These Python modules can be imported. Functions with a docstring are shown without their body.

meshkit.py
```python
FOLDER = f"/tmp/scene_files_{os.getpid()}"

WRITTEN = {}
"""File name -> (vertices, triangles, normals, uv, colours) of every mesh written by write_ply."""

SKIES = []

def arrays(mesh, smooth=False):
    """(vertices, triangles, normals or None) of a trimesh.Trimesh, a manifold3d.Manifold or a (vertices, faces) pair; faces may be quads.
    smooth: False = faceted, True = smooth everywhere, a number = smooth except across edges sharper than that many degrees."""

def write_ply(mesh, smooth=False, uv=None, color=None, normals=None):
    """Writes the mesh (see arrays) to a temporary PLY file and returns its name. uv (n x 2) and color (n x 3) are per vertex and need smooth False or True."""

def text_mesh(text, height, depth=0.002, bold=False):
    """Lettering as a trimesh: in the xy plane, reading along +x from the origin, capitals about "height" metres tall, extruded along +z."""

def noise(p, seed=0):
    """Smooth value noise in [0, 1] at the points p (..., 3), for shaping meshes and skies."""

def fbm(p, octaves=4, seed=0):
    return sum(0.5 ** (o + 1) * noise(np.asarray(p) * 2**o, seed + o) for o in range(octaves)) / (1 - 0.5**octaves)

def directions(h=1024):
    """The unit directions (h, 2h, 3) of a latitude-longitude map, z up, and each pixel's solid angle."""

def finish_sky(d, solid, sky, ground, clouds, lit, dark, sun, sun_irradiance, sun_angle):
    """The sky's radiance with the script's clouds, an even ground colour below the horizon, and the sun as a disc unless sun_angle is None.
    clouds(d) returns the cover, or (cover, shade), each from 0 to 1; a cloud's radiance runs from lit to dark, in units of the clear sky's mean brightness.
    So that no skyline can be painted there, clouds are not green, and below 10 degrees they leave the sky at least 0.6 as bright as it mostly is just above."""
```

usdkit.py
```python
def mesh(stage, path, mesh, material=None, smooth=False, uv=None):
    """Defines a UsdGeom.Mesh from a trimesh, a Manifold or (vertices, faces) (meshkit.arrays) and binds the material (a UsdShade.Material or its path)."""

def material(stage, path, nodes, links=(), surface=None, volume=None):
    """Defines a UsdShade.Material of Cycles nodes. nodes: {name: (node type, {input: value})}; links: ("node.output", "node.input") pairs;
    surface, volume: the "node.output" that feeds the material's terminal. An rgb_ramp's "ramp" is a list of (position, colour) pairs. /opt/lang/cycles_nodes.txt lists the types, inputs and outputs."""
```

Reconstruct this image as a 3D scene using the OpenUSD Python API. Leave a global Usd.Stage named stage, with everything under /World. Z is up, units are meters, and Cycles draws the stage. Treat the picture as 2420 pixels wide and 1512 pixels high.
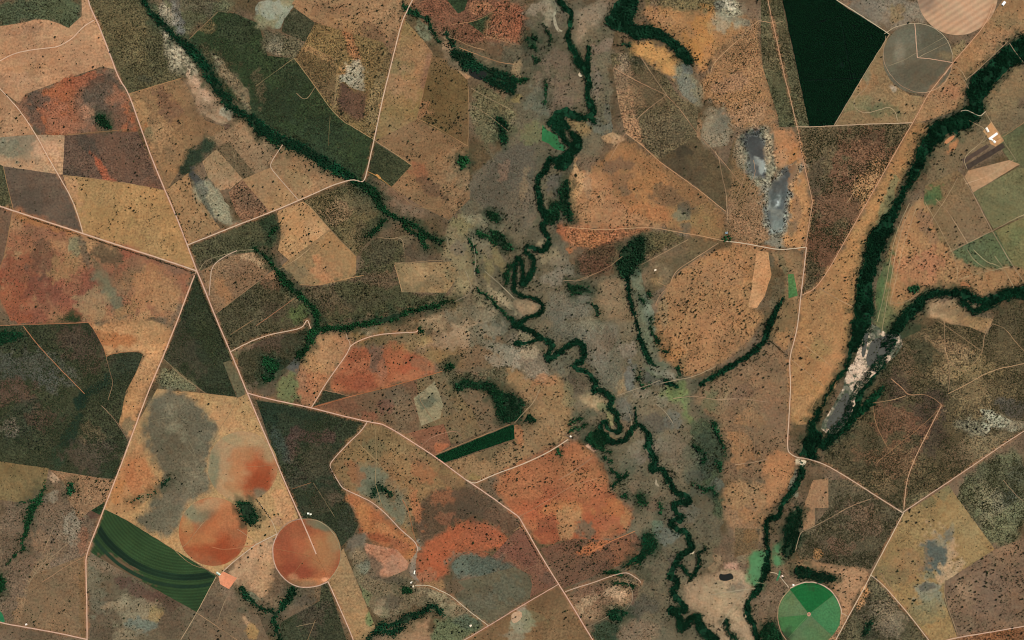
import math, random
import numpy as np
import trimesh, manifold3d, shapely
from shapely.geometry import Polygon, LineString, MultiPolygon, Point
from shapely.ops import unary_union
from scipy.spatial import cKDTree
from pxr import Usd, UsdGeom, UsdLux, UsdShade, Sdf, Gf, Vt
import usdkit, meshkit

random.seed(7)
RNG = np.random.default_rng(7)
stage = Usd.Stage.CreateInMemory()
UsdGeom.SetStageUpAxis(stage, "Z")
UsdGeom.SetStageMetersPerUnit(stage, 1.0)
UsdGeom.Xform.Define(stage, "/World")

# ------------------------------------------------------------------ camera, sky, sun, exposure
WIDTH = 10240.0                     # metres of country across the picture
HEIGHT_UP = 20000.0
cam = UsdGeom.Camera.Define(stage, "/World/camera")
cam.CreateFocalLengthAttr(50.0)
cam.CreateHorizontalApertureAttr(50.0 * WIDTH / HEIGHT_UP)
cam.CreateVerticalApertureAttr(50.0 * WIDTH / HEIGHT_UP * 0.625)
cam.CreateClippingRangeAttr(Gf.Vec2f(50.0, 200000.0))
cam.AddTranslateOp().Set(Gf.Vec3d(0, 0, HEIGHT_UP))
cam.CreateExposureAttr(0.3)

SUN_AZ, SUN_EL = math.radians(52), math.radians(50)     # sun stands in the north-east, shadows fall to the south-west
sx, sy, sz = math.sin(SUN_AZ) * math.cos(SUN_EL), math.cos(SUN_AZ) * math.cos(SUN_EL), math.sin(SUN_EL)
usdkit.material(stage, "/World/Looks/sky_look", {
    "sky": ("sky_texture", {"sky_type": "single_scattering", "sun_disc": False, "sun_elevation": SUN_EL, "sun_rotation": math.atan2(sx, sy)}),
    "bg": ("background_shader", {"strength": 0.06})}, [("sky.color", "bg.color")], surface="bg.background")
dome = UsdLux.DomeLight.Define(stage, "/World/sky")
UsdShade.MaterialBindingAPI.Apply(dome.GetPrim()).Bind(UsdShade.Material.Get(stage, "/World/Looks/sky_look"))
dome.GetPrim().SetCustomDataByKey("kind", "structure")
sun = UsdLux.DistantLight.Define(stage, "/World/sun")
sun.CreateNormalizeAttr(True)
sun.CreateIntensityAttr(1.2)
sun.CreateAngleAttr(0.5)
sun.CreateColorAttr(Gf.Vec3f(1.0, 0.96, 0.9))
sun.AddRotateXYZOp().Set(Gf.Vec3f(0, math.degrees(math.pi / 2 - SUN_EL), math.degrees(math.pi / 2 - SUN_AZ)))

# ------------------------------------------------------------------ helpers
S = WIDTH / 2419.0                  # metres per survey unit (the survey runs from 0..2419 east and 0..1512 south)
K = 1.45                            # brightness of a white sunlit surface in the finished picture


def W(x, y):
    return ((x - 1209.5) * S, (756.0 - y) * S)


def pts(text):
    a = np.array([float(t) for t in text.replace(",", " ").split()]).reshape(-1, 2)
    return np.stack([(a[:, 0] - 1209.5) * S, (756.0 - a[:, 1]) * S], 1)


def lin(h):
    c = np.array([int(h[i:i + 2], 16) for i in (0, 2, 4)]) / 255.0
    return np.where(c <= 0.04045, c / 12.92, ((c + 0.055) / 1.055) ** 2.4)


def alb(h):
    """surveyed colour (as it looks in sunlight) to the surface's own colour"""
    c = lin(h)
    if c[0] > c[1] > c[2]:
        warm = min(1.0, max(0.0, (c[0] / c[2] - 1.6) / 1.2))
        red = min(1.0, max(0.0, (c[0] / c[1] - 2.2) / 1.2))
        c = c * (1 + warm * np.array([0.01, -0.025, 0.08])) * (1 + (1 - warm) * np.array([-0.02, 0.01, -0.06])) * (1 + red * np.array([0.0, 0.05, 0.05]))
    return c / K


def leafy(h):
    return lin(h) / K * np.array([0.62, 0.92, 0.72])


NAMES = {}


def numbered(name):
    n = NAMES.get(name, -1) + 1
    NAMES[name] = n
    return name if n == 0 else f"{name}_{n:03d}"


def tag(prim, label=None, category=None, group=None, kind=None):
    prim = prim.GetPrim() if hasattr(prim, "GetPrim") else prim
    for k, v in (("label", label), ("category", category), ("group", group), ("kind", kind)):
        if v:
            prim.SetCustomDataByKey(k, v)
    return prim


def fbm2(p, scale, seed=0, octaves=4):
    q = np.column_stack([p[:, 0] / scale, p[:, 1] / scale, np.full(len(p), 3.7 * seed + 0.5)])
    return meshkit.fbm(q, octaves, seed)


def primvar(mesh, name, values, color=False):
    t = Sdf.ValueTypeNames.Color3fArray if color else Sdf.ValueTypeNames.FloatArray
    pv = UsdGeom.PrimvarsAPI(mesh).CreatePrimvar(name, t, "vertex")
    v = np.asarray(values, np.float32)
    pv.Set(Vt.Vec3fArray.FromNumpy(v) if color else Vt.FloatArray.FromNumpy(v))


def smooth_line(p, closed=False, n=2):
    for _ in range(n):
        if closed:
            q = np.roll(p, -1, 0)
            p = np.stack([0.75 * p + 0.25 * q, 0.25 * p + 0.75 * q], 1).reshape(-1, p.shape[1])
        else:
            a, b = p[:-1], p[1:]
            m = np.stack([0.75 * a + 0.25 * b, 0.25 * a + 0.75 * b], 1).reshape(-1, p.shape[1])
            p = np.vstack([p[:1], m, p[-1:]])
    return p


def rough(poly, amp, seed, scale=60.0, step=14.0):
    """an uneven natural outline"""
    def ring(r):
        r = shapely.segmentize(LineString(r), step)
        c = np.array(r.coords)[:-1]
        d = np.column_stack([fbm2(c, scale, seed, 3) - 0.5, fbm2(c, scale, seed + 50, 3) - 0.5]) * 2.6 * amp
        return c + d
    out = []
    for g in getattr(poly, "geoms", [poly]):
        if g.area > 50:
            out.append(Polygon(ring(g.exterior.coords), [ring(i.coords) for i in g.interiors if Polygon(i).area > 200]).buffer(0))
    return unary_union(out)


def sheet(poly, spacing):
    """triangles of a flat sheet over a polygon, vertices at most spacing apart: (n x 2 points, faces)"""
    vs, fs, n = [], [], 0
    for g in getattr(poly, "geoms", [poly]):
        if g.geom_type != "Polygon" or g.area < 20:
            continue
        g = shapely.set_precision(g.simplify(0.4), 0.01)
        for h in getattr(g, "geoms", [g]):
            if h.is_empty or h.geom_type != "Polygon":
                continue
            rings = [np.array(h.exterior.coords)[:-1]] + [np.array(i.coords)[:-1] for i in h.interiors]
            m = manifold3d.Manifold.extrude(manifold3d.CrossSection([r.tolist() for r in rings], manifold3d.FillRule.EvenOdd), 1.0)
            if spacing:
                m = m.refine_to_length(spacing)
            t = m.to_mesh()
            v, f = np.array(t.vert_properties)[:, :3], np.array(t.tri_verts)
            top = f[(v[f][:, :, 2] > 0.999).all(1)]
            used, inv = np.unique(top, return_inverse=True)
            vs.append(v[used][:, :2])
            fs.append(inv.reshape(-1, 3) + n)
            n += len(used)
    if not vs:
        return None
    v, f = np.vstack(vs), np.vstack(fs)
    a, b, c = v[f[:, 0]], v[f[:, 1]], v[f[:, 2]]
    area = (b[:, 0] - a[:, 0]) * (c[:, 1] - a[:, 1]) - (b[:, 1] - a[:, 1]) * (c[:, 0] - a[:, 0])
    f[area < 0] = f[area < 0][:, ::-1]
    return v, f[np.abs(area) > 1e-6]


def put_sheet(path, v, f, z, material, color, grain):
    zz = np.full(len(v), z) if np.ndim(z) == 0 else z
    m = usdkit.mesh(stage, path, (np.column_stack([v, zz]), f), material)
    primvar(m, "soil", color, True)
    primvar(m, "grain", grain)
    return m


# ------------------------------------------------------------------ materials
def ground_look(name, fine, coarse, rough_=0.95, wave=None, streak=None, trails=0.0):
    """soil colour from the land survey (attribute), broken up by two sizes of grain; attribute grain sets how strong"""
    nodes = {
        "soil": ("attribute", {"attribute": "soil"}), "grain": ("attribute", {"attribute": "grain"}),
        "geo": ("geometry", {}),
        "n1": ("noise_texture", {"scale": 1.0 / fine, "detail": 3.0, "roughness": 0.65}),
        "n2": ("noise_texture", {"scale": 1.0 / coarse, "detail": 4.0, "roughness": 0.6}),
        "r1": ("map_range", {"range_type": "linear", "from_min": 0.36, "from_max": 0.64, "to_min": -1.0, "to_max": 1.0, "clamp": True}),
        "r2": ("map_range", {"range_type": "linear", "from_min": 0.3, "from_max": 0.7, "to_min": -0.5, "to_max": 0.5, "clamp": True}),
        "sum": ("math", {"math_type": "add"}), "mul": ("math", {"math_type": "multiply"}),
        "one": ("math", {"math_type": "add", "value2": 1.0}),
        "mx": ("vector_math", {"vector_math_type": "scale", "math_type": "scale"}),
        "hn": ("noise_texture", {"scale": 1.0 / (coarse * 0.7), "detail": 4.0, "roughness": 0.7}),
        "hr": ("rgb_ramp", {"ramp": [(0.3, (1.08, 0.97, 0.9)), (0.5, (1, 1, 1)), (0.7, (0.93, 1.03, 1.0))]}),
        "hm": ("mix_color", {"blend_type": "multiply", "fac": 1.0, "use_clamp": False}),
        "p": ("principled_bsdf", {"roughness": rough_, "specular_ior_level": 0.1})}
    nodes["mx"] = ("mix_color", {"blend_type": "multiply", "fac": 1.0, "use_clamp": False})
    nodes["comb"] = ("combine_xyz", {})
    links = [("geo.position", "n1.vector"), ("geo.position", "n2.vector"), ("n1.fac", "r1.value"), ("n2.fac", "r2.value"),
             ("r1.result", "sum.value1"), ("r2.result", "sum.value2"), ("sum.value", "mul.value1"), ("grain.fac", "mul.value2"),
             ("mul.value", "one.value1"), ("geo.position", "hn.vector"), ("hn.fac", "hr.fac"), ("soil.color", "hm.a"), ("hr.color", "hm.b"), ("hm.result", "mx.a"), ("mx.result", "p.base_color")]
    last = "one.value"
    nodes["big"] = ("noise_texture", {"scale": 1.0 / 420.0, "detail": 3.0})
    nodes["bigr"] = ("map_range", {"range_type": "linear", "from_min": 0.35, "from_max": 0.65, "to_min": 0.55, "to_max": 1.25, "clamp": True})
    nodes["gg"] = ("math", {"math_type": "multiply"})
    links = [l for l in links if l != ("grain.fac", "mul.value2")]
    links += [("geo.position", "big.vector"), ("big.fac", "bigr.value"), ("bigr.result", "gg.value1"), ("grain.fac", "gg.value2"), ("gg.value", "mul.value2")]
    if trails:
        # winding cattle trails worn through the scrub
        nodes["tw"] = ("noise_texture", {"scale": 1 / 160.0, "detail": 3.0})
        nodes["tm"] = ("vector_math", {"math_type": "multiply_add", "vector2": (150.0, 150.0, 0.0)})
        nodes["tv"] = ("voronoi_texture", {"dimensions": "2D", "feature": "distance_to_edge", "scale": 1 / 650.0})
        nodes["tr"] = ("map_range", {"range_type": "linear", "from_min": 0.002, "from_max": 0.010, "to_min": 1.0 + trails, "to_max": 1.0, "clamp": True})
        nodes["tx"] = ("math", {"math_type": "multiply"})
        links += [("geo.position", "tw.vector"), ("tw.color", "tm.vector1"), ("geo.position", "tm.vector3"), ("tm.vector", "tv.vector"), ("tv.distance", "tr.value"), ("tr.result", "tx.value1"), (last, "tx.value2")]
        last = "tx.value"
    if streak is not None:
        nodes["srot"] = ("mapping", {"mapping_type": "point", "rotation": (0, 0, streak)})
        nodes["smap"] = ("mapping", {"mapping_type": "point", "scale": (1 / 36.0, 1 / 620.0, 1.0)})
        nodes["sn"] = ("noise_texture", {"scale": 1.0, "detail": 3.0, "roughness": 0.6})
        nodes["sr"] = ("map_range", {"range_type": "linear", "from_min": 0.35, "from_max": 0.65, "to_min": 0.93, "to_max": 1.07, "clamp": True})
        nodes["sm"] = ("math", {"math_type": "multiply"})
        links += [("geo.position", "srot.vector"), ("srot.vector", "smap.vector"), ("smap.vector", "sn.vector"), ("sn.fac", "sr.value"), ("sr.result", "sm.value1"), (last, "sm.value2")]
        last = "sm.value"
    if wave:
        if np.ndim(wave[1]):
            nodes["map"] = ("mapping", {"mapping_type": "point", "location": (-wave[1][0], -wave[1][1], 0)})
            nodes["w"] = ("wave_texture", {"wave_type": "rings", "rings_direction": "z", "scale": 0.314 / wave[0], "distortion": wave[3], "detail": 2.0, "detail_scale": 0.01})
        else:
            nodes["map"] = ("mapping", {"mapping_type": "point", "rotation": (0, 0, wave[1])})
            nodes["w"] = ("wave_texture", {"wave_type": "bands", "bands_direction": "x", "scale": 0.314 / wave[0], "distortion": wave[3], "detail": 2.0, "detail_scale": 0.002})
        nodes["wr"] = ("map_range", {"range_type": "linear", "from_min": 0.0, "from_max": 1.0, "to_min": 1.0 - wave[2], "to_max": 1.0 + wave[2]})
        nodes["wm"] = ("math", {"math_type": "multiply"})
        links += [("geo.position", "map.vector"), ("map.vector", "w.vector"), ("w.fac", "wr.value"), ("wr.result", "wm.value1"), (last, "wm.value2")]
        last = "wm.value"
    links += [(last, "comb.x"), (last, "comb.y"), (last, "comb.z"), ("comb.vector", "mx.b")]
    return usdkit.material(stage, "/World/Looks/" + name, nodes, links, surface="p.BSDF")


LOOK = {
    "g": ground_look("pasture", 22.0, 110.0),
    "s": ground_look("scrub_ground", 17.0, 60.0, trails=0.3),
    "m": ground_look("bleached_ground", 24.0, 55.0),
    "b": ground_look("bare_soil", 30.0, 180.0),
}


STREAKED = [ground_look(f"pasture_streaks_{j}", 22.0, 110.0, streak=math.radians(a)) for j, a in enumerate((12, 48, -62, 80, -25))]


MOWN = ground_look("mown_grey_grass", 22.0, 110.0, streak=math.radians(65))


def plain(name, rgb, rough_=0.8, vary=0.0, scale=0.3, **kw):
    nodes = {"p": ("principled_bsdf", {"roughness": rough_, "base_color": rgb, **kw})}
    links = []
    if vary:
        nodes.update({"geo": ("geometry", {}), "n": ("noise_texture", {"scale": scale, "detail": 4.0}),
                      "r": ("rgb_ramp", {"ramp": [(0.3, tuple(np.array(rgb) * (1 - vary))), (0.7, tuple(np.minimum(1, np.array(rgb) * (1 + vary))))]})}
                     )
        links = [("geo.position", "n.vector"), ("n.fac", "r.fac"), ("r.color", "p.base_color")]
    return usdkit.material(stage, "/World/Looks/" + name, nodes, links, surface="p.BSDF")


def leaf_look(name, rgb, vary=0.45):
    rgb = np.array(rgb)
    nodes = {"oi": ("object_info", {}), "geo": ("geometry", {}), "n": ("noise_texture", {"scale": 0.25, "detail": 3.0}),
             "add": ("math", {"math_type": "add"}), "half": ("math", {"math_type": "multiply", "value2": 0.5}),
             "r": ("rgb_ramp", {"ramp": [(0.2, tuple(rgb * (1 - vary))), (0.5, tuple(rgb)), (0.8, tuple(rgb * (1 + vary) + np.array([0.002, 0.002, 0])))]}),
             "d": ("principled_bsdf", {"roughness": 0.9, "specular_ior_level": 0.05}), "t": ("translucent_bsdf", {}), "m": ("mix_closure", {"fac": 0.12})}
    links = [("geo.position", "n.vector"), ("oi.random", "add.value1"), ("n.fac", "add.value2"), ("add.value", "half.value1"), ("half.value", "r.fac"),
             ("r.color", "d.base_color"), ("r.color", "t.color"), ("d.BSDF", "m.closure1"), ("t.BSDF", "m.closure2")]
    return usdkit.material(stage, "/World/Looks/" + name, nodes, links, surface="m.closure")

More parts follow.
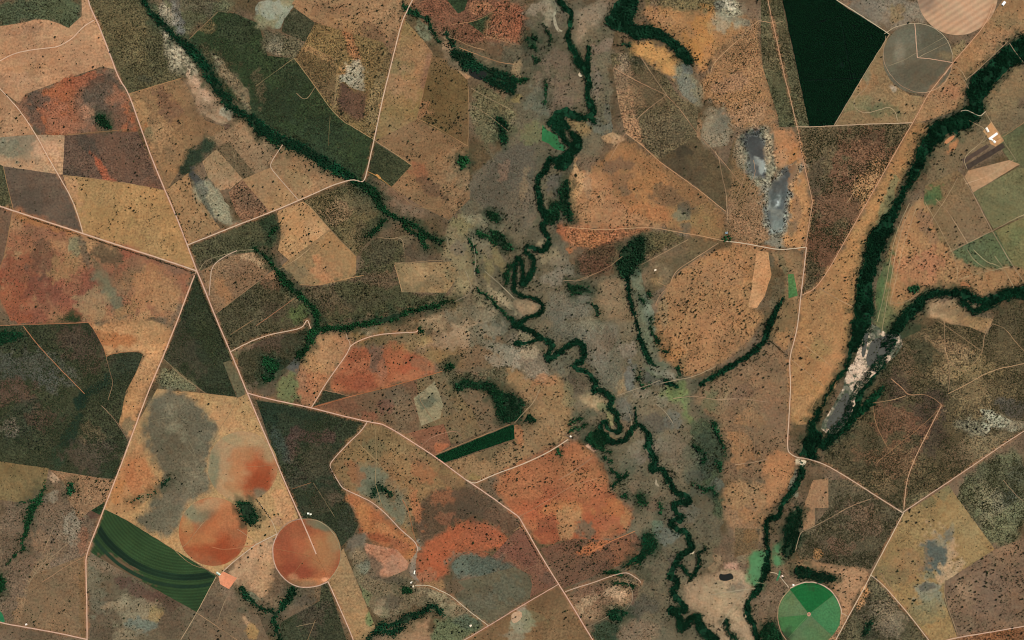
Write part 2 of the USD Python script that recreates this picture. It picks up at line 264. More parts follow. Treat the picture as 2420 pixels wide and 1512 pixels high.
# ------------------------------------------------------------------ the land survey: fields
# name | grain | colour | second colour | trees and bushes per 1000 square units | ragged edge (m) | outline | what it is
FIELDS = """
plain|g|6f5d45|57492f|2|10|0|-60 -60 2480 -60 2480 1570 -60 1570|brown bush and grass plain between the fields
valley|g|5c5341|6c604b|3|5|20|1210 0 1460 0 1445 160 1440 330 1350 400 1330 540 1350 660 1470 640 1560 756 1580 880 1700 900 1720 1134 1705 1300 1620 1400 1700 1570 1400 1570 1500 1250 1400 1080 1300 900 1190 880 1050 860 1000 780 1080 700 1040 560 1110 440 1200 330 1180 200|grey brown river flats in the middle
scrubland|s|494a38|575642|2|30|10|-5 -5 193 -5 193 38 176 60 162 66 140 56 112 47 83 46 57 53 15 63 -5 63|dark grey green thicket in the top left corner
pasture|g|a67f58|b58d62|1.2|1|0|-5 63 57 53 83 46 112 47 140 56 162 66 193 38 193 -5 206 -5 230 49 275 165 242 157 175 180 120 200 60 222 45 245 -5 207|smooth tan field crossed by the curved pale road, top left
burnt_field|s|6e5a45|8d5636|2.5|4|14|45 245 60 222 120 200 175 180 242 157 275 165 325 305 322 312 150 318 85 318 50 265|patchy burnt brown field with red soil showing through
pasture|g|97744f|a37c55|1.5|1|0|-5 207 50 265 85 318 -5 325|tan field on the left edge under the curving side road
pasture|g|83735a|b08a60|1.5|1|0|-5 325 85 318 153 320 148 413 8 393 -5 393|pale tan field left of the side road, grey on its west
burnt_field|s|5a4837|6f5039|2|3|0|153 320 325 311 390 450 347 441 148 413|dark brown field with a red streak down its middle
fallow_field|g|56493b|604f3d|0.4|1|0|8 393 148 413 172 470 196 552 30 495 15 440|dark brown bare field wedged between two pale roads
scrubland|s|4c4632|574e38|1|20|0|-5 385 8 393 30 495 -5 487|strip of dark scrub at the left edge
pasture|g|947548|a3804f|4|3|0|148 413 347 441 390 450 445 580 463 637 196 552|tan triangular pasture with dark trees gathering toward the road fork
scrubland|s|544a32|66563b|1|30|0|206 -5 340 -5 395 90 400 150 432 183 300 222 230 49|brown green bush field right of the straight pale road
scrubland|s|6d634c|564f3b|2|20|20|335 -5 560 -5 515 28 447 92 425 95 395 70|grey and brown bushland on the top edge beside the forest
thicket|s|3a4029|43462e|0.5|60|0|447 90 515 28 555 32 607 54 615 70 632 132 697 137 745 205 800 277 887 332 872 385 850 425 830 420 700 340 600 275 520 205|large dark green thicket running down to the creek
thicket|s|463f30|4d4433|0.5|30|0|697 20 744 54 721 99 665 75 674 37|small dark brown pentagon of bush at the top
pasture|g|7d7859|8a8265|3|2|6|605 -5 712 -5 674 37 665 75 612 65 605 52|pale olive clearing around the grey wash at the top
scrubland|s|5d5140|665845|2|30|10|612 65 665 75 722 100 705 137 632 132 620 100|purple brown bush wedge beside the dark thicket
pasture|g|94744e|8a6c48|10|10|0|700 -5 975 -5 955 45 925 130 905 100 745 54 697 20 690 8|tan bush pasture thick with dark trees at the top
scrubland|s|73593b|82643f|6|20|0|744 54 905 100 925 130 905 227 885 332 800 277 745 205 697 137 722 99|brown fields left of the second pale road
scrubland|s|674f38|705638|2|30|0|697 137 722 102 788 140 795 160 788 252 745 205|brown bush triangle below the dark pentagon
burnt_field|s|533f2f|604832|2|20|6|802 187 830 205 860 215 880 207 855 295 799 252|dark brown burnt field under the pale bare patch
pasture|g|8f6e48|7c683f|3.5|3|0|955 45 1000 95 1022 125 1000 215 985 282 940 333 887 332 905 227|tan pasture right of the second pale road
pasture|g|6c5636|62502f|12|12|0|1022 130 1052 140 1105 190 1107 345 985 282 1000 215|brown field crowded with dark trees
pasture|g|806442|735a3a|6|6|0|887 332 985 282 1107 345 1110 470 1060 520 990 485 925 442 972 390|brown tan pasture with scattered trees by the dark block
thicket|s|423d2a|4a4430|0.3|30|0|885 335 972 390 925 442 868 408|dark brown block of bush beside the road bend
red_field|s|6f4e36|7d553b|5|20|8|975 -5 1215 -5 1210 60 1150 90 1105 110 1040 90 990 38 970 20|red brown bush along the top between two creeks
thicket|s|333a26|3b412b|0.3|40|0|1052 -5 1107 -5 1097 25 1082 32|small dark green triangle of bush at the top edge
thicket|s|393f2a|42452f|0.3|40|0|1172 21 1150 86 1105 54 1140 40|dark green triangle pointing at the red field
red_field|s|7c5136|8f6445|7|15|6|1172 21 1200 -5 1225 12 1238 30 1245 80 1242 108 1210 105 1150 90 1155 58|red pasture with many trees at the top middle
pasture|g|7f6c50|766548|3|6|8|1040 90 1105 110 1210 170 1215 240 1190 225 1130 195 1100 180 1050 140|grey brown bushy slope beside the dark dam
scrubland|s|74654a|67593f|3|12|10|1107 185 1190 225 1220 260 1200 330 1120 345|grey olive scrub right of the tree crowded field
orchard|g|735c3e|8a6c46|2|4|0|303 222 425 185 440 200 462 240 485 285 532 300 525 318 487 325 455 352 430 395 392 452|tan and red brown field with small bushes right of the road
pasture|g|7e6b4e|a78763|2|6|14|430 184 470 170 500 205 545 255 550 275 532 300 508 296 485 280 466 245 452 212|pale strip of bare grass along the forest
thicket|s|33372a|3c4031|0.2|50|6|445 352 487 325 505 318 524 326 500 362 478 380 455 405 430 416 420 412 428 392|dark green grey lens of bush
pasture|g|7a6546|8f7552|3|8|10|487 325 532 300 590 278 640 315 690 345 655 365 640 395 590 415 520 335|brown farmland below the creek forest
pasture|g|a17f58|8c7551|1.5|4|0|478 382 510 352 575 420 545 445 520 450 492 420|tan strip between the grey pan and the dark field
fallow_field|s|5b4f37|64563b|1|15|0|512 350 540 335 600 408 572 422|small dark brown field with a straight tan border
pasture|g|8d7049|97784f|5|3|0|392 450 430 420 445 408 452 440 520 540 444 579|tan field with scattered trees above the road fork
pasture|s|7d7964|8b836c|1|4|8|450 440 490 418 520 452 560 520 578 535 528 537 500 510|grey white dry pan strip
orchard|s|7a5c40|86684a|9|12|0|540 455 572 424 640 450 640 505 605 515 578 530 556 500|field with red brown tree rows left of the road junction
pasture|g|8e714c|98784e|2.5|2|0|572 424 640 395 657 420 705 474 640 503 612 470|tan field between the small road and the long road
pasture|g|94744e|846a47|3.5|3|0|640 395 655 352 700 345 765 388 832 422 780 440 705 474 657 420|tan field above the long road
pasture|g|9f7b4f|aa8556|7|3|0|653 500 716 476 735 490 780 543 682 614 657 593 664 550|orange tan field dotted with dark trees below the long road
thicket|s|353a28|404330|1|40|6|605 517 652 502 662 540 655 580 640 590 605 568|dark green bush corner under the long road
pasture|g|8d734b|977347|2|1|0|682 614 780 543 842 606 840 658 757 674 708 672 665 628|olive tan field with two faint tracks
scrubland|s|6e5a3e|5a4f35|3|60|0|716 476 815 440 860 432 900 470 905 530 875 565 842 606 735 490|mottled bushland between the long road and the creek
scrubland|s|554b35|4a452f|2|40|8|708 674 757 674 840 660 870 560 950 560 960 620 932 628 950 690 1055 692 1060 712 960 733 780 772 745 770 735 720|dark brown bushland north of the creek forest
pasture|g|90754c|7d6d49|5|4|0|932 623 1065 618 1085 650 1055 692 950 690|square tan field with a greener right half
pasture|g|76694a|807452|3|5|10|1060 530 1085 520 1120 550 1130 640 1110 690 1060 710 1055 690 1085 650 1065 618 1040 600|olive grassland round the creek mouth
fallow_field|s|5b5244|645a48|1.5|8|8|1105 470 1112 418 1210 330 1260 330 1265 440 1245 520 1200 530 1150 500|grey brown flat west of the river
red_field|g|82523a|94734c|1.2|10|10|-5 487 30 496 196 552 342 600 463 642 421 756 210 762 125 765 -5 768|broad field shading from dark red to mottled tan
fallow_field|g|66503a|6e553c|0.7|4|0|-5 487 30 496 12 600 -5 640|brown wedge at the left edge
fallow_field|g|6b634c|6f6750|0|0|5|215 652 235 636 256 650 277 683 300 758 282 760 262 715 248 690|long grey bare lens in the mottled field
pasture|g|a37a4e|b18656|1|3|6|210 762 421 756 385 845 320 1006 304 1041 280 1001 287 976 297 928 322 881 339 838 327 830 275 833 251 842 245 821 225 783|orange tan strip left of the road running south west
thicket|s|3f3a2b|47412f|0.7|60|0|-5 770 125 766 210 763 225 783 245 821 251 842 275 833 327 830 339 838 322 881 297 928 287 976 280 1001 304 1041 273 1132 220 1126 125 1111 -5 1088|vast dark bush block on the left
thicket|s|2f3a24|353f28|0.3|50|4|130 757 150 742 185 743 193 762|black green hollow on the edge of the dark bush block
thicket|s|39372a|423e2d|0.3|60|0|464 646 547 850 527 857 559 938 485 928 387 848 421 756|dark bush triangle between the two converging roads
pasture|g|615c43|5c563c|0|2|0|527 857 547 850 584 928 562 940|narrow olive strip beside the straight road
scrubland|s|6c6450|75684f|1|20|4|387 850 485 928 430 926 372 918|grey speckled triangle below the dark bush
pasture|g|a38455|ad8a58|0.7|1|0|320 1006 372 918 430 926 485 930 562 940 584 930 605 980 705 1223 650 1270 605 1285 515 1360 412 1299 247 1201 272 1134|yellow tan land around the red irrigation circles
pasture|g|a87447|9f7a4e|0.6|1|10|320 1010 345 1080 372 1130 375 1165 350 1180 310 1195 285 1225 250 1200 272 1134|orange tan slope right of the south west road
burnt_field|g|615946|6b6350|0.5|2|10|360 931 380 916 430 924 465 957 512 996 520 1031 497 1053 487 1100 500 1150 470 1170 440 1200 425 1240 405 1258 395 1280 360 1262 318 1240 312 1225 350 1195 378 1150 375 1120 350 1060 330 1020|grey burnt field flecked with pale spots
crop|b|293d22|304627|0|0|0|247 1201 322 1241 412 1299 511 1361 465 1446 335 1374 237 1319 212 1303 230 1251|long dark green crop field with curved rows
thicket|s|243520|2b3b26|0.3|60|0|215 1206 250 1184 237 1217|small dark green triangle left of the road
pasture|g|776641|6f5f3b|3|3|0|-5 1090 115 1106 110 1135 98 1165 70 1182 40 1186 -5 1180|olive field in front of the dark bush at the left edge
pasture|s|8a6c4a|795f41|12|10|0|118 1110 220 1127 272 1134 250 1184 212 1208 185 1230 165 1195 158 1150|tan field packed with dark trees left of the road
pasture|s|72604a|65553f|3|10|10|-5 1186 70 1184 98 1165 158 1150 168 1200 185 1230 215 1212 230 1255 203 1311 205 1400 40 1480 -5 1470|grey brown bushland on the left edge
pasture|g|735f42|7a6344|2.5|4|0|75 1360 203 1311 207 1510 45 1479 60 1420|brown tan field left of the southward road
pasture|g|655a44|5d4f3a|2.5|8|0|203 1311 212 1303 237 1319 335 1374 465 1446 425 1570 206 1570|brown field below the long green crop
fallow_field|g|64563f|6a5a42|1|4|0|465 1446 527 1350 560 1400 605 1440 660 1570 425 1570|brown corner field below the farmyard
pasture|g|a08058|b08e66|2|1|5|527 1350 600 1290 645 1262 650 1300 640 1390 620 1418 600 1400 560 1385|pale tan ground beside the farmyard
pasture|s|856a48|795f41|3|14|0|475 640 545 605 600 595 652 628 575 692 512 740|tan brown field with bushes below the road fork
scrubland|s|554c37|4d4733|2|40|0|445 582 605 520 640 560 605 595 545 600 475 640|dark bush beneath the long road
scrubland|s|514632|493f2d|2|40|0|512 740 575 692 652 632 665 660 700 690 735 735 715 772 675 783 545 830|dark brown wedge of bush left of the creek
scrubland|s|4b412f|433b2a|2|60|6|545 832 675 785 715 774 735 790 700 850 655 880 588 928|dark bushland above the pale pond
pasture|g|9a774e|a47650|3|3|4|745 785 812 778 828 818 765 918 737 962 706 950 700 880 722 830|tan and reddish pasture left of the curved lane
red_field|g|8c5134|a06a44|6|3|6|828 822 860 818 920 818 1010 836 1032 876 985 895 915 917 826 937 765 921|red field with many trees inside the curved lane
thicket|s|3d382b|454030|0.5|30|0|765 922 826 934 745 958 737 962|dark triangle wedged between the red field and the lane
pasture|g|735f42|80683f|4|8|6|812 772 985 768 1060 700 1090 720 1180 800 1215 870 1050 876 1010 838 920 818 828 818|brown grassland under the creek forest
pasture|g|67563c|6f4f36|4|3|0|737 963 745 958 826 935 915 917 985 895 990 985 1010 1068 950 1022 915 1007 867 997|brown field along the main pale road
pasture|g|71603f|6a5b3f|7|4|0|985 895 1045 878 1085 935 1115 968 1180 1006 1065 1051 1048 1001 990 1020|olive brown fields with trees in the middle
red_field|g|70513a|7c553a|2|3|0|952 1027 1048 1001 1066 1051 1028 1077|red brown field beside the main road and the black wood
pasture|g|7c7155|847a5c|1.5|2|0|977 941 1027 901 1047 956 1040 988 995 1006|pale grey olive diamond shaped field
pasture|g|766245|6c5b3f|8|3|0|1078 922 1105 916 1155 933 1182 1006 1137 1021 1115 968|olive field with a dense grove of trees
scrubland|s|5e5140|6a5a44|2|40|6|1045 877 1062 873 1130 885 1200 850 1218 900 1190 908 1140 897 1100 894 1067 906|brown bush along the top of the dark arc
pasture|g|7c6645|886e49|8|4|0|1052 1095 1212 1042 1215 1004 1272 999 1345 1034 1139 1134 1103 1134|tree dotted field below the black wood
pasture|g|8b7049|94744b|3.5|3|5|1190 882 1215 870 1280 912 1302 886 1325 890 1350 945 1345 980 1355 1025 1345 1036 1272 1000 1232 982 1238 955 1222 925|tan field left of the winding river
thicket|s|38382a|423e2f|0.4|60|0|605 945 735 966 865 1000 835 1035 780 1095 790 1128 815 1158 830 1200 848 1235 835 1265 805 1292 795 1262 762 1232 712 1226 660 1110|big dark bush field right of the straight road
pasture|g|78633f|866a43|4|5|5|867 998 915 1008 1028 1079 1117 1144 1070 1160 1012 1160 975 1240 985 1290 937 1241 907 1209 875 1184 815 1156 797 1134 779 1100 837 1033|wide brown field below the main pale road
pasture|g|6d6954|757059|2|3|14|830 1085 870 1090 920 1120 950 1180 960 1235 935 1240 905 1207 875 1182 850 1165|grey green hollow inside the brown field
orange_field|g|a36d3f|98603a|3.5|3|3|820 1161 875 1186 937 1243 975 1279 988 1300 965 1328 935 1303 880 1275 845 1257 848 1235 830 1200|orange field right of the dark bush
fallow_field|s|54442f|5e4a35|2|5|8|1015 1160 1070 1158 1117 1144 1160 1172 1210 1213 1232 1242 1205 1268 1180 1258 1137 1214 1065 1240 1012 1285 995 1285 980 1240 985 1200|dark brown field below the main road
red_field|g|9a5534|8a5a3a|7|4|8|1065 1240 1137 1214 1180 1259 1205 1268 1180 1295 1155 1302 1110 1296 1067 1324 1050 1366 985 1375 975 1330 995 1289|bright red field with dark trees
fallow_field|s|6b4c39|77553c|3|8|0|1205 1268 1232 1242 1318 1378 1252 1412 1256 1360 1215 1338 1160 1318 1180 1295|brown red strip left of the main road
ploughed_field|g|a07250|a87a58|0.3|0.5|0|857 1282 937 1298 966 1330 962 1345 892 1375 862 1298|pink tan ploughed field
fallow_field|g|5d5448|665c4d|1|4|5|837 1257 870 1262 857 1283 862 1320 840 1328 830 1296 812 1294|grey bare ground beside the pink field
pan|s|4c5043|5d5f50|0.7|6|6|1065 1345 1072 1328 1095 1306 1140 1298 1160 1312 1205 1330 1215 1342 1130 1362 1080 1372|round grey green pan below the red field
fallow_field|g|625943|58533f|0.6|1|0|1080 1374 1130 1362 1215 1340 1245 1355 1257 1380 1252 1412 1210 1442 1155 1478 1068 1408 1100 1390|grey brown field with a rounded right side
pasture|g|8c7047|957950|2|1|0|775 1374 810 1294 832 1346 887 1482 870 1510 837 1512|tan strip right of the lane below the red circle
thicket|s|443d2e|4c4432|0.7|40|0|760 1377 775 1379 838 1570 655 1570 665 1470 690 1455 755 1420|dark bush left of the lane at the bottom
pasture|s|7c6b4c|6d6046|2|15|10|832 1300 862 1298 892 1375 960 1350 985 1380 1066 1408 1150 1478 1095 1570 1040 1480 1050 1452 1000 1420 890 1478 832 1346|mixed grey and tan ground around the farmstead
pasture|g|99795a|8f7350|1.5|3|6|895 1505 940 1490 1000 1460 1015 1455 1030 1570 860 1570|tan field on the bottom edge under the dark wood
scrubland|s|5a5a45|66634b|2|20|6|1015 1455 1055 1462 1110 1450 1155 1480 1100 1512 1030 1570|grey green bush left of the junction on the bottom edge
red_field|g|945636|9a6a42|7|8|5|1140 1137 1345 1037 1390 1050 1425 1110 1450 1180 1490 1190 1492 1262 1440 1275 1360 1270 1276 1296 1236 1235 1226 1221|red and tan pasture full of dark trees
fallow_field|s|694a34|6d533b|11|10|0|1276 1296 1360 1272 1440 1277 1500 1258 1520 1290 1500 1320 1425 1352 1330 1390|brown field thick with trees right of the main road
pasture|g|6c5537|735c3c|1.5|1|0|1210 1445 1320 1382 1402 1514 1430 1570 1050 1570 1100 1512|brown triangle at the bottom between two roads
pasture|s|785d42|8c7453|3|16|8|1335 1400 1425 1374 1470 1360 1512 1373 1500 1420 1475 1438 1437 1450 1382 1481|brown and pale speckled ground inside the lane loop
thicket|s|2e3828|515242|1|60|5|1382 1482 1440 1462 1472 1468 1465 1500 1450 1570 1430 1570|dark green bush on the bottom edge beside the main road
pasture|s|866f50|75634a|4|14|8|1475 1462 1540 1465 1570 1480 1540 1520 1530 1570 1450 1570 1465 1500|mottled tan ground at the bottom edge
fallow_field|s|4f4a3f|5a5345|1|4|5|1477 1440 1517 1409 1530 1402 1565 1440 1520 1456 1482 1456|dark grey flat by the round wood
pasture|g|96805f|a48b68|1.5|1|8|1612 1402 1620 1374 1650 1364 1685 1352 1735 1342 1767 1359 1782 1392 1766 1422 1766 1460 1785 1500 1790 1570 1690 1570 1662 1490 1662 1444 1622 1440|pale tan meadow enclosed by river woods
pasture|g|8e704a|83694a|7|6|6|1702 1134 1815 1134 1822 1200 1795 1296 1735 1319 1737 1249 1705 1234|orange tan pasture with trees left of the river woods
fallow_field|s|5e513c|6a583a|1|4|0|1737 1247 1795 1250 1790 1296 1735 1318|dark brown field by the green meadow
pasture|g|95724a|8a6a46|5|4|4|1737 981 1792 968 1795 1088 1732 1098 1724 1062|tan field ruled by fine tracks
pasture|g|735d41|7e6646|5|8|8|1655 906 1735 871 1790 825 1815 800 1862 843 1868 911 1859 1063 1882 1081 1845 1134 1702 1134 1712 1085 1700 1030 1690 985 1640 960|brown tan country west of the right hand road
pasture|g|976e47|a0764c|6|4|6|1812 1070 1859 1063 1882 1084 1880 1110 1850 1170 1815 1215 1808 1134|orange tan slope above the road crossing
meadow|g|5f6940|6f7a4c|2|4|14|1565 908 1610 896 1632 915 1618 946 1632 978 1638 996 1620 1005 1606 950 1572 938|yellow green wet meadow
scrubland|s|454836|525140|3|20|14|1620 1005 1690 988 1702 1031 1713 1081 1690 1134 1715 1250 1650 1134 1636 1060|dark green grey marsh along the valley
fallow_field|g|5f584d|665f53|0|1|4|1455 937 1490 936 1493 981 1489 995 1470 1004 1456 970|grey bare field inside the river bends
fallow_field|g|5a5246|61584a|0|3|5|1510 974 1565 971 1592 1016 1540 1026 1511 998|dark grey bare field right of the river bends
crop|g|a28a62|94805a|0.5|1|3|1355 941 1395 926 1437 946 1430 966 1385 958|cream field on the west river bank
crop|g|8f7a55|877450|0.5|2|3|1417 906 1455 896 1475 889 1483 928 1456 937 1448 924|small tan fields on the east river bank
bare_plot|b|c09672|c59c78|0|0|2|1382 1053 1402 1043 1416 1058 1402 1068|small pink bare square by the river wood
fallow_field|s|544a3b|5d523f|1|14|5|1328 884 1350 885 1400 905 1396 922 1352 943|dark brown field left of the river
pasture|s|8f7b62|7c6d58|1|6|10|1195 800 1230 790 1285 840 1305 875 1280 912 1215 868|pale speckled bank below the river
fallow_field|s|67604f|71685a|1.5|6|10|1290 757 1420 757 1465 770 1465 920 1440 930 1420 890 1385 850 1380 800 1330 790|grey flats east of the river
pasture|g|97815f|8a7858|1|1|6|1215 706 1260 708 1282 722 1280 735 1262 745 1240 748 1225 745|pale cream meadow inside the river loop
fallow_field|s|665f51|6e6656|1|6|8|1290 720 1300 690 1360 680 1420 690 1400 740 1380 760 1270 758|grey flat below the reddish bush
pasture|g|826e4f|7a6849|4|4|4|1405 680 1467 645 1478 672 1492 722 1502 757 1450 760 1400 740|tan and brown pasture left of the dark stream
pasture|g|646750|6c6e56|2|3|6|1485 632 1510 622 1525 690 1545 735 1560 790 1585 870 1540 900 1520 850 1512 757 1497 700|grey green strip right of the dark stream
pasture|g|936f47|9c7549|6|14|5|1585 655 1697 575 1814 584 1800 590 1787 600 1768 728 1795 740 1795 757 1775 800 1735 838 1680 878 1620 892 1585 862 1552 812 1545 740|broad tan pasture dotted with small trees
pasture|g|b38a5b|ae8052|0.6|1|2|1788 592 1815 595 1822 650 1806 700 1788 728 1768 727|smooth light orange strip
pasture|g|6e5d42|645538|1|3|0|1510 624 1635 558 1697 575 1590 650 1583 668 1542 692 1525 690|olive brown field with a paler left half
pasture|g|a17a50|986e48|4|16|4|1345 410 1385 402 1402 410 1425 440 1470 475 1515 505 1580 538 1500 540 1427 543 1362 533 1345 470|orange tan field with scattered dark bushes
orange_field|g|80613d|8f6a42|2|6|6|1385 400 1430 378 1470 318 1555 378 1640 437 1715 500 1713 570 1640 556 1560 537 1515 505 1425 440|brown and orange mottled field
red_field|s|99623d|8d6341|4|14|4|1322 528 1362 533 1427 543 1545 538 1520 552 1357 598|red orange field above the brown bush
scrubland|s|573f2d|4d3c2a|3|20|4|1357 598 1455 572 1485 560 1450 610 1447 640 1365 664|reddish brown bush triangle
scrubland|s|5d4e34|544730|3|20|4|1485 560 1560 540 1640 557 1515 622 1487 640|brown bush wedge below the tan track
scrubland|s|5f5038|695840|1.5|20|0|1442 127 1492 124 1510 137 1575 182 1595 215 1610 233 1650 250 1645 322 1667 347 1715 397 1727 440 1715 500 1640 437 1477 315 1460 240 1447 160|large brown bush field with crossing tracks
fallow_field|g|544930|5a4e34|0.8|3|0|1555 378 1645 322 1667 347 1715 397 1733 330 1755 310 1727 440 1715 500 1640 437|dark olive field left of the tan strip
pasture|s|8b6d4b|79613f|4|30|4|1733 330 1760 305 1815 305 1800 400 1810 450 1815 520 1820 580 1713 572 1715 500 1727 440|tan speckled strip left of the grey pans
pasture|g|b5884d|ad8048|6|2|4|1495 104 1513 97 1532 95 1567 107 1592 140 1602 165 1595 190 1580 180 1547 152 1497 122|golden orange tongue of grass with dark trees
pasture|g|a07748|967045|7|10|5|1517 8 1600 17 1680 27 1745 40 1785 47 1740 90 1685 122 1667 175 1650 178 1640 132 1605 97 1530 50|orange tan bush pasture at the top
pasture|s|926f47|8a6b47|3|30|4|1785 47 1797 48 1798 120 1802 160 1838 275 1845 302 1760 306 1725 300 1700 250 1660 240 1655 205 1670 178 1690 122|sandy tan bush field left of the long straight track
scrubland|s|6a5b42|57503a|2|60|0|1797 -5 1845 -5 1912 299 1897 378 1880 300 1840 300 1838 275 1802 160 1798 120|speckled dark bush strip beside the black plantation
scrubland|s|75603f|6c5a3f|4|30|5|1540 -5 1700 -5 1690 25 1680 27 1517 8|brown bush on the top edge
pan|m|8f8771|6a6450|2|20|8|1688 -5 1745 -5 1752 42 1715 44 1690 25|pale grey speckled pan at the top edge
pan|s|7a735d|85795f|3|6|14|1600 150 1640 158 1652 230 1655 248 1625 240 1602 225 1595 190|grey pan beside the golden grass
pan|s|87775d|7a6e57|4|14|12|1660 250 1700 245 1722 300 1715 340 1690 352 1667 345 1655 322|pale ring of bush round a grey pan
crop|b|2f6a3c|35734a|0|0|1|1282 295 1292 307 1317 320 1320 335 1337 347 1332 357 1310 352 1297 340 1279 332|bright green plot at the river bend
crop|g|84704a|8a754b|3|1|4|1332 286 1397 281 1397 310 1370 325 1345 305|tan meadow inside the river bend
pasture|g|7e6e58|8a785f|1.5|3|10|1352 17 1452 -5 1425 45 1395 60 1380 85 1362 108 1358 60|smooth grey tan flat right of the river
pasture|g|75695a|80725f|1|2|4|1967 -5 2170 -5 2185 50 2160 55 2100 78|grey and tan field above the black plantation
pasture|g|7e6a47|876f49|1.5|1|0|1974 296 2060 140 2095 90 2110 200 2150 225 2190 230 2157 290|olive tan field between the plantation and the grey circle
scrubland|s|6c573e|5c4a34|2|70|0|1885 302 2156 291 2105 378 1936 678 1897 694 1902 585 1919 478 1897 378|red brown bush block between two straight tracks
pasture|g|8f6f48|967550|4|3|0|2189 228 2252 147 2329 57 2372 -5 2425 -5 2425 75 2382 100 2284 190 2274 257 2194 284 2160 290|tan pasture right of the grey circle
pasture|g|9e7849|947046|4|2|3|2160 290 2194 290 2200 300 2165 378 2155 385 2120 440 2100 500 2060 580 2045 600 2040 650 2030 700 2020 756 2000 860 1965 930 1925 1000 1868 1006 1868 911 1865 843 1887 756 1892 692 1936 678 2105 378|long orange tan strip left of the river forest
pasture|g|846b47|7a6846|7|2|4|2335 190 2425 130 2425 250 2320 290 2325 230|tan hillside with scattered trees at the right edge
pasture|g|766443|6d5f42|4|3|0|2200 360 2240 322 2330 280 2425 248 2425 300 2350 330 2280 378 2262 402 2185 440|olive brown land around the white sheds
pasture|g|58583b|5f5d3e|1|2|0|2350 330 2425 288 2425 400 2384 378|dull green field right of the sheds
fallow_field|b|a2825b|a88860|0.2|0|0|2279 418 2287 403 2384 378 2409 388 2299 455|cream bare field below the ploughed strips
pasture|g|7a6546|73613f|3|2|0|2185 440 2262 402 2279 418 2340 545 2286 575 2236 604 2180 500|brown pasture between the river forest and the paddocks
meadow|g|63603f|6b6744|1.2|1|0|2299 455 2409 393 2425 400 2425 508 2346 541|dull green paddock at the right edge
meadow|g|535a3d|5b6041|5|2|0|2286 575 2329 553 2351 546 2394 627 2334 643 2234 604|darker green paddock with curved tracks
meadow|g|6b673f|726b43|1.2|1|0|2351 545 2425 510 2425 640 2394 627|olive paddock at the right edge
pasture|g|95734a|9d774c|6|3|4|2105 590 2135 510 2170 470 2185 480 2234 603 2334 643 2394 627 2425 640 2425 672 2350 690 2320 712 2290 690 2204 680 2150 715 2110 756 2060 756 2080 650|tan slope with contour tracks and groves
meadow|g|5c613d|676844|2|1|8|2062 756 2068 690 2090 620 2112 540 2125 520 2110 620 2100 700 2125 760 2095 800 2070 800|green grass strip along the right bank of the river forest
meadow|g|6b6845|5f6340|1.5|2|8|2110 756 2150 715 2204 682 2240 690 2190 700 2160 720 2125 770 2095 800|green slope above the side forest
pasture|g|a0855e|95794f|1|1|6|2184 735 2205 703 2262 702 2292 745 2345 756 2345 768 2330 790 2290 770 2220 762|pale tan clearing under the side forest
scrubland|s|544631|604e36|1.5|50|0|2130 800 2220 762 2290 772 2332 790 2350 745 2425 712 2425 1018 2245 1134 2134 1208 2010 1132 1945 1096 1955 1010 2010 965 2070 910|wide brown bush country on the right
scrubland|s|6f664e|5a523f|3|90|6|2240 1146 2425 1026 2425 1270 2350 1298 2300 1230|speckled pale bush at the right edge
pasture|g|867147|8d7549|3|3|0|2134 1213 2240 1146 2350 1298 2232 1374 2230 1420 2264 1514 2290 1570 2230 1570 2102 1400 2059 1357|yellow tan pasture with two grey pans
pasture|g|7a6448|705c44|8|5|0|2232 1374 2350 1298 2425 1270 2425 1477 2264 1514 2240 1434|brown pasture dense with small trees at the right
red_field|s|78502f|6c5138|4|20|0|2235 1514 2425 1479 2425 1570 2260 1570|red brown bush in the bottom right corner
scrubland|s|574937|655440|1|70|0|1956 1134 2010 1132 2132 1212 2057 1345 1890 1322 1880 1299 1897 1254 1925 1240 1956 1200|brown bush field above the green circle
pasture|g|977550|8d6e4a|2|2|0|1921 1134 1956 1130 1957 1200 1925 1200 1925 1240 1898 1254 1894 1210 1911 1160|tan strip right of the river woods
pasture|g|9a7852|a37f58|3|2|3|1880 1322 1889 1324 2057 1345 2034 1386 1974 1510 1940 1510 1985 1440 1975 1390 1930 1372 1870 1350|tan ground around the green circle
scrubland|s|685a46|584c39|2|50|0|1974 1512 2059 1358 2102 1400 2205 1520 2240 1570 1945 1570|speckled bush below the road junction
meadow|b|4d7a4e|588658|1|2|4|1772 1310 1807 1297 1812 1334 1803 1354 1803 1384 1782 1391 1768 1360 1770 1334|bright green meadow beside the river woods
meadow|b|457048|50784e|1|4|4|1824 1289 1842 1281 1852 1309 1842 1341 1829 1341 1823 1319|small bright green meadow between two woods
pasture|g|846a48|79623f|3|6|4|1815 595 1902 588 1892 690 1887 756 1865 840 1815 795 1822 756 1845 700 1860 660 1840 620|tan ground left of the right hand road
pasture|g|9d7548|a57b4c|3|4|4|1885 305 1897 378 1919 478 1902 586 1845 588 1848 548 1855 500 1862 440 1886 395|orange tan field between the grey pan and the track
pasture|g|9a7048|a4774c|4|6|5|1815 306 1885 302 1890 370 1872 385 1835 400 1815 350|orange field above the lower pan
crop_band|b|16281a|1c301f|0|0|2|ARC 440 1120 236 252 1|dark curved band through the long green crop
crop_band|b|1c3020|223624|0|0|2|ARC 440 1120 262 270 1|thin dark curved band under the wider one
bleached_ground|m|93866d|5f5a45|0.5|12|8|370 66 384 66 402 90 412 112 430 128 462 172 438 188 415 172 398 152 393 112|pale bleached strip along the creek wood at the upper left
bleached_ground|m|8f8369|6a604a|0.5|10|8|418 100 432 108 448 132 470 165 462 172 446 150 430 128|second pale bleached strip close by the creek wood
bleached_ground|m|7f7259|4e4936|0.5|16|14|490 120 510 125 545 165 580 205 605 255 590 270 560 230 530 190 500 150|pale speckled edge between thicket and creek wood
